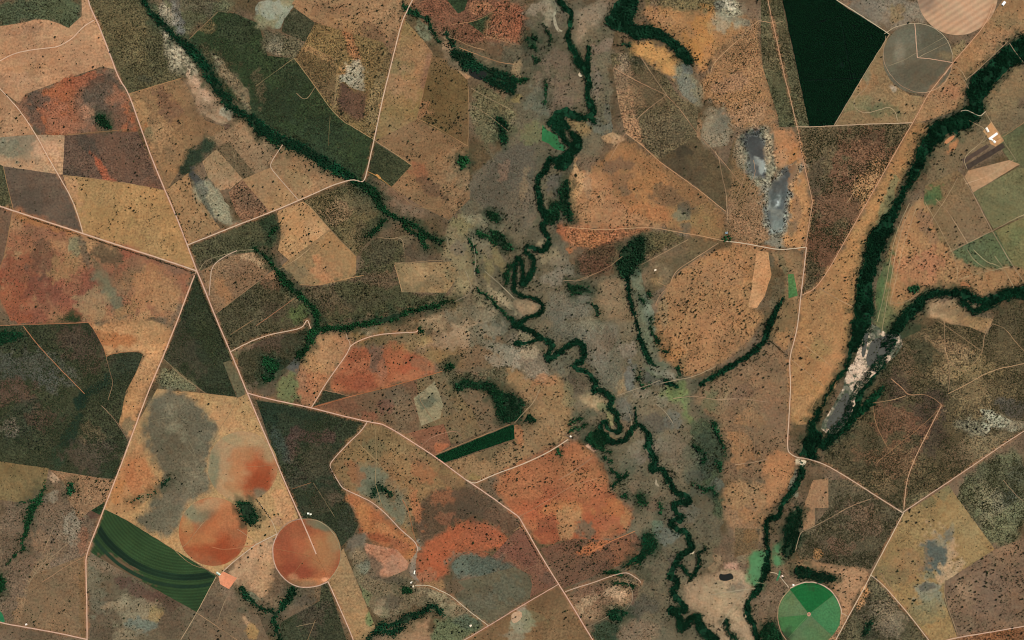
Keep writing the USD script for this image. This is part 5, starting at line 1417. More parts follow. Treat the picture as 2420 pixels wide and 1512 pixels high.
# ------------------------------------------------------------------ woods: name | crown colour | tree spacing m | outline (P) or course with half width (L x y w ...) | what it is
WOODS = """
riverside_wood|113021|10.5|L 332 -6 7 355 30 9 385 60 9 410 88 10 440 108 12 462 132 14 487 160 15 510 205 15 540 245 14 570 268 10 592 280 14 612 302 20 650 322 20 690 342 17 730 360 18 770 385 20 800 402 16 830 420 14|long dark creek wood from the top edge to the long road
riverside_wood|16321f|11|L 835 425 8 867 440 18 890 458 14 900 483 8 912 500 8 942 515 8 980 533 9 1017 558 9 1042 572 6 & 908 520 7 890 540 8 874 560 7|dark creek wood below the long road with a side branch
riverside_wood|17351f|11|L 640 552 6 655 535 6 & 605 592 5 642 618 6 652 638 7 667 660 9 697 682 9 717 710 9 740 735 11 750 760 15 740 790 14 725 820 11 708 842 10 & 745 776 9 790 777 8 850 772 9 900 761 8 955 737 8 1005 724 7 1060 712 6 1085 706 4|dark creek wood curving east under the bushland
wood|1a3822|10|P 618 850 640 838 662 858 660 880 640 905 622 895|small rounded dark wood by the pale pond
riverside_wood|1a3a26|11|L 950 10 5 970 30 9 990 38 9 1012 52 8 1025 78 5 1032 98 4|thin dark creek wood crossing the second pale road
wood|10291c|10|P 1050 80 1056 76 1076 102 1072 112 1050 100|small square black wood by the dark dam
wood|122e20|10|P 1064 120 1080 115 1098 118 1122 140 1152 157 1195 172 1222 178 1222 222 1190 215 1150 195 1138 178 1110 165 1100 170 1085 150|dark wood wrapped round the black dam
wood|163422|11|P 1180 275 1200 290 1203 325 1192 345 1180 335 1176 300 1165 282|small drop shaped wood left of the river flats
wood|1c3a22|11|P 1080 365 1092 372 1105 366 1102 385 1090 398 1080 392|heart shaped little wood in the pasture
river_wood|0f2a1c|10|L 1316 -6 7 1335 20 9 1350 30 8 1348 58 8 1342 82 8 1346 107 8 1360 125 10 1366 148 12 1382 162 14 1388 185 9 1392 200 9 1388 225 8 1395 250 12 1405 270 8 1386 275 8 1370 279 8 1350 270 12 1335 260 14 1322 270 16 1312 282 14 1298 290 8 & 1392 112 6 1390 135 6 1385 160 8 & 1328 290 14 1340 302 10 & 1316 298 15 1328 318 10 1336 334 8 1348 342 7 & 1396 276 9 1404 288 6 & 1352 318 9 1366 330 14 1360 350 18 1345 365 12 1318 380 10 1298 378 8 & 1345 372 14 1330 390 18 1315 392 10|broad winding river wood at the top middle
river_wood|0d271a|10|L 1298 378 8 1287 403 9 1270 423 8 1270 445 8 1277 465 9 1275 490 10 1287 503 10 1292 518 8 1280 533 8 1290 550 8 1296 568 9 1288 592 8 1272 594 8 1256 583 8 1243 584 7 1240 594 6 1252 603 7 1262 618 7 1261 636 7 1248 655 8 1240 672 9 1228 672 7 & 1232 674 7 1236 650 6 1235 625 6 1228 607 7 1219 614 7 1216 645 7 1212 685 7 1225 700 5 1255 702 6 1276 712 6 1285 726 6 1278 740 6 1262 748 6 1240 752 7 1228 765 7 1216 770 7|black green river wood making a hairpin in the middle
river_wood|0e281b|10|L 1208 752 7 1216 770 8 1235 776 7 1258 783 8 1275 798 9 1295 804 8 1309 815 8 1298 830 8 1290 845 8 1300 850 7 1320 834 8 1345 815 8 1366 806 9 1379 820 9 1379 840 8 1374 856 8 1358 857 8 1358 868 8 1372 875 7 1390 882 7 1400 896 7 1412 904 7 1402 916 8 1398 926 7 1420 922 8 1440 934 9 1448 948 8 1438 958 8 1446 970 8 1460 978 8 1456 990 7 1465 1006 8 1462 1022 8 1440 1018 7 1432 1005 7 1438 995 6 1425 994 7 1417 1010 8 1428 1028 9 1440 1042 8 1462 1044 8 1480 1036 8 1487 1020 8 1505 1002 8 1516 1008 8 1530 1020 8 1536 1040 8 1528 1058 9 1540 1073 10 1548 1092 10 1538 1113 10 1560 1106 8 1572 1118 8 1577 1136 8 & 1222 812 9 1250 811 5 1270 804 4 & 1505 1000 5 1504 985 4 1502 965 3|black green river wood coiling through the flats
river_wood|0f281b|10|L 1582 1130 8 1590 1158 8 1610 1168 9 1627 1176 8 1627 1188 8 1600 1186 8 1589 1196 8 1600 1208 8 1612 1222 9 1608 1230 8 1588 1230 8 1582 1242 8 1600 1250 9 1618 1256 9 1626 1272 9 1635 1290 9 1630 1302 8 1610 1310 9 1597 1325 9 1593 1345 9 1584 1360 11 1600 1375 10 1598 1388 9 1585 1395 9 1598 1414 10 1614 1428 11 1621 1442 12 1604 1445 10 1582 1440 14 1600 1452 10 1608 1470 9 1606 1486 10 1622 1478 10 1637 1456 9 1655 1452 8 1650 1470 12 1658 1490 14 1690 1512 14 & 1597 1335 5 1615 1340 5 1625 1355 5 1630 1368 4 & 1633 1370 5 1648 1345 6 1652 1325 6 1650 1308 4 1662 1302 4 1664 1288 3|black green river wood winding to the bottom edge
wood|11301f|10|P 1522 1262 1535 1255 1547 1272 1557 1296 1545 1308 1530 1314 1516 1338 1500 1326 1470 1345 1468 1340 1490 1325 1520 1306 1518 1285|dark wood along the stream left of the river
wood|16351f|10|L 1430 1355 4 1450 1350 7 1470 1356 5 & 1450 1378 3 1470 1374 5 1495 1384 6|narrow curved wood beside the hooked lane
wood|123020|9.5|P 1438 1448 1455 1438 1475 1442 1480 1458 1472 1470 1445 1464|round dark wood like an island
wood|14311f|10.5|P 1385 1026 1402 1020 1420 1012 1437 1036 1432 1052 1412 1060 1400 1050 1375 1040|dark fan shaped wood at the river bend
wood|1a3722|11|L 1345 1000 3 1362 990 5 1380 984 3 & 1350 1020 3 1385 1000 3|thin strips of wood near the cream field
wood|1c3b24|11|P 1310 1064 1322 1058 1330 1078 1324 1080|small leafy wedge by the farm lane
wood|18341f|11|P 1500 1172 1512 1164 1524 1170 1528 1190 1515 1198 1505 1190|oval wood left of the winding river
wood|14311f|12|L 1440 1110 6 1455 1120 6 1465 1135 7 1448 1150 5 & 1480 1115 5 1470 1128 6 & 1430 1082 6 1440 1090 5|loose clumps of wood between red pasture and river
river_wood|10291c|10.5|P 1455 -6 1512 -6 1505 20 1495 45 1500 60 1520 62 1547 60 1585 82 1612 107 1637 135 1641 150 1620 156 1600 135 1580 107 1555 93 1527 90 1497 98 1486 80 1435 66 1424 47 1445 28|dark wood sweeping round the golden grass
wood|162f20|11|P 1476 95 1492 98 1494 110 1484 114|small dark grove at the tip of the golden grass
wood|1a2f20|12|P 1490 565 1520 553 1523 600 1516 624 1488 652 1470 660 1458 640 1452 615|dark speckled wood above the stream
river_wood|10291c|10.5|L 1478 640 8 1484 665 7 1484 690 5 1490 715 6 1498 745 4 1508 775 4 1512 800 6 1522 825 9 1532 845 7 1548 865 4|thin dark stream wood leading south
wood|1a3321|12|P 1340 665 1355 668 1372 668 1396 672 1402 692 1380 695 1365 700 1350 690|two dark clumps of bush above the grey flat
river_wood|0c2619|10.5|L 1575 903 7 1600 912 4 & 1655 908 6 1690 885 7 1725 868 9 1755 850 8 1785 828 9 1805 805 8 1815 780 8 1825 750 9 1838 722 7 1850 702 4|curved dark valley wood on the right of the tan pasture
wood|16321f|11|P 1600 862 1607 855 1614 888 1598 886|small pointed wood at the pasture corner
plantation|071b13|9|P 1847 -6 1967 -6 2000 18 2100 80 2037 187 1969 297 1912 299|black green plantation at the top right
wood|0e2a1d|9.5|P 1028 1077 1210 1003 1214 1003 1216 1036 1210 1038 1050 1093|straight edged black wood beside the main road
wood|16301f|10|P 1067 906 1080 926 1105 914 1130 920 1155 931 1170 965 1186 1005 1232 988 1239 962 1236 945 1225 935 1195 928 1160 905 1130 897 1100 895|dark arc shaped wood bordering the olive fields
wood|163120|10.5|P 1225 998 1255 975 1262 985 1272 997|small dark triangle of wood on the tan field
river_forest|0a2417|10|P 2425 78 2381 97 2326 160 2289 192 2281 225 2284 257 2239 275 2199 295 2192 310 2171 345 2156 378 2139 423 2116 463 2096 503 2076 530 2051 563 2044 590 2041 628 2031 655 2026 690 2019 728 2014 756 2004 800 1996 856 1986 874 1964 916 1946 951 1914 998 1904 1031 1880 1076 1905 1082 1935 1092 1936 1056 1946 1031 1930 1010 1938 998 1942 975 1950 955 1965 925 1985 900 1998 870 2010 842 2030 820 2042 795 2055 775 2066 756 2058 703 2060 660 2076 615 2089 590 2091 573 2109 535 2118 503 2129 478 2134 455 2149 435 2171 410 2184 378 2194 360 2214 345 2239 322 2276 312 2311 282 2326 265 2329 230 2359 185 2399 155 2425 140|great dark river forest down the right side
river_forest|0c2619|10|L 2430 690 18 2395 695 14 2350 706 14 2318 716 10 2295 705 12 2276 692 10 2240 690 7 2205 688 7 2180 706 10 2162 726 14 2140 745 14 2122 775 13 2100 810 14 2076 862 14 2050 892 13 2034 918 14 2022 950 15 2010 985 15 1985 1015 15 1960 1040 13 1945 1055 10 & 2276 710 8 2300 738 6 2320 732 8 2350 716 9|winding dark side forest coming in from the right edge
river_wood|12301f|12.5|P 2005 1000 2030 965 2060 930 2090 905 2084 935 2060 962 2022 990 1990 1025 1975 1035|loose green wood beside the river forest
river_wood|0b2518|10|L 1896 1100 9 1888 1134 9 1870 1165 10 1850 1190 8 1843 1200 7 1838 1225 8 1818 1222 8 1808 1245 8 1812 1275 8 1814 1305 7 1812 1345 9 1800 1372 8 1790 1392 10 1775 1410 7 1766 1430 8 1767 1456 8 1782 1480 8 1792 1520 9|dark river wood below the crossing winding to the bottom
wood|091f14|9.5|P 1874 1196 1884 1187 1896 1202 1894 1254 1879 1296 1856 1314 1846 1294 1854 1241|long black wood beside the small green meadow
wood|0a2317|9.5|P 1884 1335 1930 1351 1966 1350 1978 1369 1952 1377 1886 1367 1870 1350|black wood in a bar above the green circle
wood|16321f|11|P 1798 1470 1820 1465 1838 1482 1858 1512 1845 1530 1800 1530|dark wood on the bottom edge by the green circle
wood|1a2f20|12|P 2040 1465 2062 1465 2060 1490 2045 1500 2030 1505|dark thicket right of the bottom pale road
wood|12291d|10|P 1713 1463 1722 1465 1728 1490 1740 1505 1750 1520 1735 1518 1715 1495|narrow black wood on the pale meadow
wood|1a3824|11|P 2148 682 2160 672 2174 675 2170 690 2155 692|oval grove above the side forest
wood|0e271b|10|P 2000 745 2012 745 2012 760|
wood|15301f|10|P 551 1186 580 1184 604 1200 608 1232 594 1245 580 1240 572 1215|dark square wood between two red circles
riverside_wood|133020|10.5|L 572 1390 8 590 1410 8 605 1432 7 630 1440 5 650 1448 7 & 690 1394 14 680 1412 13 665 1430 9 652 1450 8 650 1478 7 660 1515 7|forked dark creek wood under the red circle
riverside_wood|122d1f|10.5|L 868 1510 6 895 1485 7 920 1472 9 950 1462 10 985 1448 11 1010 1434 12 1030 1432 8 1045 1452 6 & 905 1495 5 930 1486 8 960 1478 5|black crescent wood at the bottom
wood|18351f|10|P 952 1385 968 1380 975 1398 960 1402 950 1395|small wood beside the farmstead
wood|1d3424|12|P 872 1170 888 1140 905 1148 925 1160 928 1172 910 1166 895 1158 880 1175|grey green triangle of bush round the field track
wood|16331f|10.5|P 232 276 240 268 256 270 266 286 262 302 246 300 236 292|round dark clump alone in the burnt field
riverside_wood|17341f|11|L 112 1138 3 102 1165 7 88 1188 10 74 1215 11 70 1245 9 58 1275 6 45 1305 4 20 1335 3 & 45 1186 4 85 1182 5|dark creek wood in the lower left
wood|16351f|10.5|P -6 1352 8 1365 18 1378 10 1398 -6 1405|dark clump at the left edge
wood|1d3a26|11|P 158 1160 164 1140 172 1135 177 1150 172 1165 163 1168|small leaf shaped wood
wood|1c3626|11|L 308 1187 2 330 1178 2 352 1168 2 & 365 1162 5 385 1150 6 400 1138 5|dark hedge running out of the grey field
wood|14301f|11|L -6 800 14 20 795 14 42 795 9|dark hollow of trees at the left edge
wood|0a2418|9.5|P 500 -6 520 -6 510 -3|
wood|122e1f|10|P 1392 500 1388 0 1388 0|
wood|15301f|11|P 1300 475 1318 470 1325 490 1322 520 1300 535 1292 515|dark bush on the east bank of the river
wood|13301f|11|P 1325 430 1340 425 1345 445 1340 470 1350 500 1358 520 1350 522 1330 505 1320 490 1318 460|feathery dark bush beside the orange pasture
wood|1a3320|12|P 1158 545 1175 540 1195 560 1212 580 1205 590 1180 585 1165 565|dark slanting wood on the river flats
wood|18331f|11|P 1152 500 1165 498 1182 505 1180 525 1168 530 1155 518|round dark wood on the grey flat
wood|16321f|11|P 1195 640 1210 610 1213 640 1200 690 1186 655|dark wedge of wood left of the hairpin
wood|1b3a25|12|L 1105 565 3 1118 590 4 1120 615 4 1135 640 3 & 1128 680 5 1150 700 5 1180 725 5 1205 752 5|thin dark creek trees running down to the river
wood|193822|11|P 1112 545 1113 548 1112 549|
wood|17341f|11|L 955 535 5 975 545 7 1000 560 5 & 1000 565 6 1005 585 6|loose creekside trees
wood|16311f|11.5|L 1284 57 2 1295 75 3 1300 90 4 1294 104 3 & 1292 190 3 1290 215 4 1287 246 3|thin old river bend grown with trees at the top middle
wood|142e1d|10.5|P 1248 80 1266 82 1267 110 1260 120 1243 100|small dark rectangle of trees left of the old river bend
wood|142e1d|10.5|P 1256 134 1272 138 1272 152 1258 152|small square clump of trees by the field corner
wood|17331f|11|L 1212 185 6 1230 190 6 1245 184 4|dark bank of trees at the end of the dam wood
wood|1a3522|12|L 1688 996 4 1694 1015 5 1698 1035 4 1706 1056 4 1714 1078 3|loose line of trees along the marsh
wood|1c3724|12.5|L 1640 1055 5 1655 1065 7 1665 1080 6 1660 1095 5 & 1690 1085 6 1700 1098 7 1702 1110 4|scattered marsh trees right of the winding river
wood|1c3724|12.5|L 1658 1150 6 1668 1160 7 1680 1150 6 1690 1165 6 & 1650 1145 4 1640 1140 3|scattered dark trees on the lower marsh
wood|1a3321|12|L 1506 872 4 1510 890 4 1508 905 3 1520 912 3 1538 905 2|curl of trees round a grey hollow
wood|1a3321|11.5|L 1536 757 4 1546 785 5 1556 806 4 & 1562 820 4 1576 829 5|loose trees on the edge of the broad pasture
wood|1a3522|11.5|L 1510 706 4 1520 712 6 & 1530 690 3 1536 700 4|small clump beside the thin dark stream
wood|1a3321|12|L 1393 714 4 1408 726 7 1410 741 4|feathery clump of bush on the grey flat
wood|1c3b24|12|L 1556 1184 3 1563 1196 4 1560 1209 3|short green bend of trees left of the winding river
wood|16321f|11|L 1468 1164 4 1482 1166 6 1480 1172 4|pair of dark clumps on the red pasture's right side
wood|16321f|11|L 1395 1040 4 1405 1058 4 & 1420 1062 5 1440 1068 4|trees below the dark fan shaped wood
wood|18341f|11|L 1128 545 5 1150 560 6 1170 578 5|dark streak of trees on the valley grass
wood|18341f|11|L 795 405 5 815 398 6 830 408 7|trees thickening at the road bend
wood|18351f|11|L 640 330 5 650 338 6 & 655 350 4 660 356 5|garden trees at the small grey lane's upper end
wood|16331f|11|L 988 778 6 993 783 4|small green clump at the end of the curved lane
wood|18341f|11|L 1170 920 4 1180 935 6 1190 950 5|leafy middle of the dark arc shaped wood
wood|16331f|11|L 1055 865 7 1068 868 8 1060 858 6|dark triangular clump over the tan ground
"""

GROVES = """
215 1125 60 40 30
"""

# rows of hedge trees: course | spacing m
HEDGES = """
60 512 120 531 190 556|9
205 560 300 591 400 624 462 645|7
461 648 493 728 513 772 533 820|9
396 452 424 520 444 575|14
1221 1226 1235 1249 1257 1289 1285 1336|11
606 1178 622 1201 640 1226|8
2159 382 2120 445|30
1885 310 1897 378|30
1814 801 1862 842|8
780 1104 797 1140|10
"""

# farm buildings: name | x y | length m | width m | eaves m | turn deg | roof colour | wall colour | what it is
BUILDINGS = """
farm_shed|2346 322|100|22|7|36|f4efe2|d9d2c2|long white roofed shed, largest building on the yard
farm_shed|2332 307|48|20|6|-62|efdcc4|cbbba5|cream roofed shed on the upper left of the yard
farm_house|2343 330|24|14|4|-40|efe6d4|d0c5b0|small white house right under the long shed
farm_house|2349 335|26|20|4|-40|f1e8d8|d0c5b0|white house with a dark lean to shadow on the yard
farm_shed|2371 8|42|24|6|52|f0ece4|c8c0b4|white shed at the top right edge by the striped circle
farm_shed|516 1355|46|18|6|-34|a9b8a4|8f978a|grey green roofed shed at the corner of the green crop
farm_shed|979 1352|34|10|4|80|efe6d2|c9bfa8|narrow white shed among trees on the lane
farm_house|972 1376|20|14|4|20|eadfcb|c4b59c|pale house above the small wood
farm_house|976 1385|18|10|4|70|e3cfb0|bfae92|cream shed in the farmstead by the small wood
farm_house|728 1213|20|14|4|0|f3e6cf|cdbfa6|white hut beside the straight road above the red circle
farm_house|734 1215|18|14|4|10|f1e2c8|cdbfa6|second white hut beside the straight road above the red circle
farm_house|1348 1031|16|14|4|-30|e8d8c0|c4b59c|pale house at the end of the river lane
farm_house|1716 550|22|18|4|10|7f939a|8d8f8c|blue grey roofed house by the green garden
farm_house|62 1475|20|14|4|15|dcd2c2|b9ac98|pale hut beside the bottom left road
farm_house|1848 1361|18|14|4|-35|d8b8a0|b49c88|pale pink house beside the narrow green pond
farm_house|1548 638|22|14|4|30|e3cfb0|bfae92|pale hut in the olive paddock
farm_house|1112 1478|22|16|4|35|e2cfb4|bfae92|pale hut by the bottom road junction
farm_house|1874 1382|18|14|4|-30|efe0cc|c6b8a2|white hut near the rim of the green circle
"""


# ------------------------------------------------------------------ lay out the fields: later ones cover earlier ones
def rows(text):
    return [r.split("|") for r in text.strip().split("\n") if r.strip()]


fields = []
for i, r in enumerate(rows(FIELDS)):
    if len(r) == 9:
        name, look, c1, c2, tr, bu, rg, xy, label = r
    else:
        name, look, c1, c2, tr, bu, xy, label = r
        rg = "0"
    if xy.startswith("C"):
        cx, cy, rr = (float(t) for t in xy[1:].split())
        poly = Point(*W(cx, cy)).buffer(rr * S, 64)
    elif xy.startswith("ARC"):
        cx, cy, r0, r1, _ = (float(t) for t in xy[3:].split())
        crop = next(q["poly"] for q in fields if "curved rows" in q["label"])
        c = Point(*W(cx, cy))
        poly = c.buffer(r1 * S, 96).difference(c.buffer(r0 * S, 96)).intersection(crop.buffer(-12))
        poly = max(getattr(poly, "geoms", [poly]), key=lambda g: g.area)
    else:
        poly = Polygon(pts(xy)).buffer(0)
    rg = float(rg)
    if xy.startswith("ARC"):
        poly = rough(poly, 8.0, i, scale=150.0)
    elif rg > 2:
        p = poly if poly.geom_type == "Polygon" else max(poly.geoms, key=lambda g: g.area)
        poly = Polygon(smooth_line(np.array(p.exterior.coords)[:-1], True, 1 if rg < 5 else 2)).buffer(0)
        poly = rough(poly, rg * S * 0.9, i, scale=120.0)
    else:
        poly = rough(poly, 3.0, i, scale=60.0)
    fields.append(dict(name=name, look=look, c1=c1, c2=c2, trees=float(tr), bush=float(bu), poly=poly, label=label, seed=i, soft=rg > 2 and not xy.startswith("ARC"), line=poly.boundary))
    shapely.prepare(poly)
BOX = shapely.box(*W(-45, 1555), *W(2465, -45))
cover = Polygon()
for f in reversed(fields):
    p = f["poly"].intersection(BOX)
    f["own"] = shapely.set_precision(p.difference(cover), 0.05)
    cover = cover.union(p)

patches = []
for r in PATCHES.strip().split("\n"):
    t = r.split()
    x, y, rx, ry, rot, col, st = float(t[0]), float(t[1]), float(t[2]), float(t[3]), math.radians(-float(t[4])), t[5], float(t[6])
    cx, cy = W(x, y)
    home = None
    if len(t) < 8:
        for k in range(len(fields) - 1, -1, -1):
            if shapely.contains_xy(fields[k]["poly"], cx, cy):
                home = k
                break
    patches.append((cx, cy, rx * S, ry * S, rot, alb(col), st, home))

GRAIN = {"g": 0.28, "s": 0.72, "m": 0.9, "b": 0.14, "w": 0.06}


WOOD_EDGE = []          # outlines of the woods, filled below before the fields are coloured


def field_colour(v, f):
    n = np.clip((fbm2(v, 380.0, f["seed"], 6) - 0.38) / 0.24, 0, 1)[:, None]
    c = alb(f["c1"]) * (1 - n) + alb(f["c2"]) * n
    return c * {"thicket": np.array([0.64, 0.84, 0.72]), "scrubland": np.array([0.84, 0.98, 0.86]), "valley": np.array([1.0, 1.02, 0.98])}.get(f["name"], 1.0)


def soil(v, k):
    """colour of the ground at the points v of field k; natural outlines run into what lies under them"""
    edge = fbm2(v, 90.0, 903, 5)
    fine = fbm2(v, 45.0, 905, 3)
    x0, y0, x1, y1 = v[:, 0].min() - 130, v[:, 1].min() - 130, v[:, 0].max() + 130, v[:, 1].max() + 130
    col = np.tile(alb("6f5d45"), (len(v), 1))
    for m, f in enumerate(fields):
        bx = f["poly"].bounds
        if bx[0] > x1 or bx[2] < x0 or bx[1] > y1 or bx[3] < y0:
            continue
        if not f["soft"]:
            if m == k:
                col = field_colour(v, f)
            elif m < k:
                ins = shapely.contains_xy(f["poly"], v[:, 0], v[:, 1])
                if ins.any():
                    col[ins] = field_colour(v[ins], f)
            continue
        near = (v[:, 0] > bx[0] - 130) & (v[:, 0] < bx[2] + 130) & (v[:, 1] > bx[1] - 130) & (v[:, 1] < bx[3] + 130)
        if not near.any():
            continue
        q = v[near]
        if f.get("tree") is None:
            f["tree"] = cKDTree(shapely.get_coordinates(shapely.segmentize(f["line"], 12.0)))
        d = np.minimum(f["tree"].query(q, distance_upper_bound=200.0)[0], 200.0)
        d = np.where(shapely.contains_xy(f["poly"], q[:, 0], q[:, 1]), d, -d)
        t = np.clip((d + (edge[near] - 0.5) * 170 + (fine[near] - 0.5) * 70) / (85.0 if "flecked" in f["label"] else 55.0) + 0.5, 0, 1)[:, None]
        if m > k and not fields[k]["soft"]:
            t = t * 0.85
        use = t[:, 0] > 0
        if use.any():
            idx = np.flatnonzero(near)[use]
            col[idx] = col[idx] * (1 - t[use]) + field_colour(v[idx], f) * t[use]
    wx = (fbm2(v, 260.0, 901, 4) - 0.5) * 320
    wy = (fbm2(v, 260.0, 902, 4) - 0.5) * 320
    for cx, cy, rx, ry, rot, pc, st, home in patches:
        if st <= 0 or (home is not None and home != k and not (fields[home]["soft"] and fields[k]["soft"])):
            continue
        m = max(rx, ry) * 1.7 + 200
        near = (np.abs(v[:, 0] - cx) < m) & (np.abs(v[:, 1] - cy) < m)
        if not near.any():
            continue
        w = min(1.0, 0.6 * min(rx, ry) / 90.0)
        dx, dy = v[near, 0] - cx + wx[near] * w, v[near, 1] - cy + wy[near] * w
        a, b = (dx * math.cos(rot) + dy * math.sin(rot)) / rx, (-dx * math.sin(rot) + dy * math.cos(rot)) / ry
        rag = 0.3 if home is not None and fields[home]["name"] == "crop_circle" else 1.0
        d = np.sqrt(a * a + b * b) + rag * ((edge[near] - 0.5) * 1.3 + (fine[near] - 0.5) * 1.3)
        t = np.clip((1.18 - d) / 0.38, 0, 1) if rag == 1.0 else np.clip((1.35 - d) / 0.85, 0, 1)
        t = (t * t * (3 - 2 * t) * st)[:, None]
        col[near] = col[near] * (1 - t) + pc * t
    # damp green fringe along the woods
    d, who = EDGE_TREE.query(v, distance_upper_bound=170.0)
    near = np.isfinite(d)
    if near.any():
        t = np.clip((78.0 - d[near] + (edge[near] - 0.5) * 230 + (fine[near] - 0.5) * 110) / 75.0, 0, 1) * EDGE_STRONG[who[near]]
        col[near] = col[near] * (1 - t[:, None]) + alb("2e3a27") * t[:, None]
    d, _ = ROAD_TREE.query(v, distance_upper_bound=60.0)
    near = np.isfinite(d)
    if near.any():
        t = np.clip((24.0 - d[near] + (edge[near] - 0.5) * 50 + (fine[near] - 0.5) * 40) / 22.0, 0, 1)[:, None] * 0.55
        col[near] = col[near] * (1 - t) + alb("9c6e48") * t
    big = (fbm2(v, 900.0, 77, 3) - 0.5)[:, None] * 0.24 + (fbm2(v, 150.0, 78, 4) - 0.5)[:, None] * 0.34
    hue = (fbm2(v, 240.0, 79, 4) - 0.5)[:, None] * np.array([0.16, -0.02, -0.16])
    return np.clip(col * (1 + big) * (1 + hue), 0.001, 0.9)


# ------------------------------------------------------------------ outlines of the woods
wood_shapes = []
for i, (name, col, spacing, shape, label) in enumerate(rows(WOODS)):
    if not label:
        continue
    straight = name == "plantation" or "straight" in label
    if shape[0] == "P":
        p = Polygon(pts(shape[1:])).buffer(0) if straight else Polygon(smooth_line(pts(shape[1:]), True, 2)).buffer(0)
    else:
        segs = []
        for part in shape[1:].split("&"):
            a = np.array([float(t) for t in part.split()]).reshape(-1, 3)
            a[:, 2] *= {'river_wood': 0.88, 'riverside_wood': 0.74}.get(name, 0.9)
            c = smooth_line(a, n=2)
            q = np.column_stack([(c[:, 0] - 1209.5) * S, (756.0 - c[:, 1]) * S])
            for (p0, w0), (p1, w1) in zip(zip(q[:-1], c[:-1, 2]), zip(q[1:], c[1:, 2])):
                segs.append(unary_union([Point(p0).buffer(w0 * S, 8), Point(p1).buffer(w1 * S, 8)]).convex_hull)
        p = unary_union(segs)
    p = rough(p, 4.0 if straight else 15.0 if name == "river_wood" else 24.0, 700 + i, scale=60.0, step=10.0)
    if not straight and name != "river_wood":
        p = rough(p, 30.0, 1700 + i, scale=230.0, step=14.0)
    wood_shapes.append((i, name, col, float(spacing), label, straight, p))
    if not straight:
        c = shapely.get_coordinates(shapely.segmentize(p.boundary, 12.0))
        WOOD_EDGE.append((c, np.full(len(c), 0.3 if name == "river_wood" else 0.45 if p.area / p.length < 25 else 0.75)))
ROAD_TREE = cKDTree(np.vstack([shapely.get_coordinates(shapely.segmentize(LineString(smooth_line(pts(r[3]))), 14.0)) for r in rows(ROADS) if r[0] == "road"]))
EDGE_TREE = cKDTree(np.vstack([c for c, _ in WOOD_EDGE]))
EDGE_STRONG = np.concatenate([s for _, s in WOOD_EDGE])

# ------------------------------------------------------------------ the ground: one sheet to the horizon, then the fields on it
R = 45000.0
g = np.linspace(-1, 1, 41)
gx, gy = np.meshgrid(np.sign(g) * np.abs(g) ** 2 * R, np.sign(g) * np.abs(g) ** 2 * R)
gv = np.column_stack([gx.ravel(), gy.ravel()])
gi = np.arange(41 * 41).reshape(41, 41)
gf = np.vstack([np.column_stack([gi[:-1, :-1].ravel(), gi[:-1, 1:].ravel(), gi[1:, 1:].ravel()]), np.column_stack([gi[:-1, :-1].ravel(), gi[1:, 1:].ravel(), gi[1:, :-1].ravel()])])
n = fbm2(gv, 2500.0, 5, 4)[:, None]
ground = put_sheet("/World/ground", gv, gf, 0.0, LOOK["s"], alb("6f5d45") * (1 - n) + alb("8a7048") * n, np.full(len(gv), 0.45))
tag(ground, "dry savanna plain reaching to the horizon", "ground", kind="structure")

LOOK["w"] = ground_look("mown_strips", 25.0, 140.0, wave=(56.0, math.radians(57), 0.12, 0.6))
LOOK["rows"] = ground_look("crop_rows", 14.0, 70.0, wave=(30.0, W(440, 1120), 0.16, 1.0))
RINGS = {}
for k, f in enumerate(fields):
    if f["own"].is_empty or f["own"].area < 400:
        f["own"] = Polygon()
        continue
    res = sheet(f["own"], 17.0)
    if res is None:
        continue
    v, tri = res
    look = LOOK["rows"] if "green crop" in f["label"] and f["name"].startswith("crop") and "curved" in f["label"] else STREAKED[k % 5] if f["look"] == "g" and f["name"] != "valley" else LOOK[f["look"]]
    if f["name"] in ("crop_circle", "crop_sector") and f["look"] == "b":
        cx, cy = W(1911, 1451) if f["name"] == "crop_sector" else f["poly"].centroid.coords[0]
        key = (round(cx), round(cy))
        if key not in RINGS:
            RINGS[key] = ground_look(f"wheel_rings_{len(RINGS)}", 20.0, 120.0, wave=(52.0, key, 0.025, 0.3))
        look = MOWN if "grey irrigation" in f["label"] else RINGS[key]
    path = "/World/" + numbered(f["name"])
    m = put_sheet(path, v, tri, 0.5, look, soil(v, k), np.full(len(v), GRAIN[f["look"]] * (1.0 if f["look"] != "s" else {"fallow_field": 0.5, "pan": 0.5, "pasture": 0.65, "burnt_field": 0.7}.get(f["name"], 1.0))))
    tag(m, f["label"], f["name"].replace("_", " "), kind="structure")

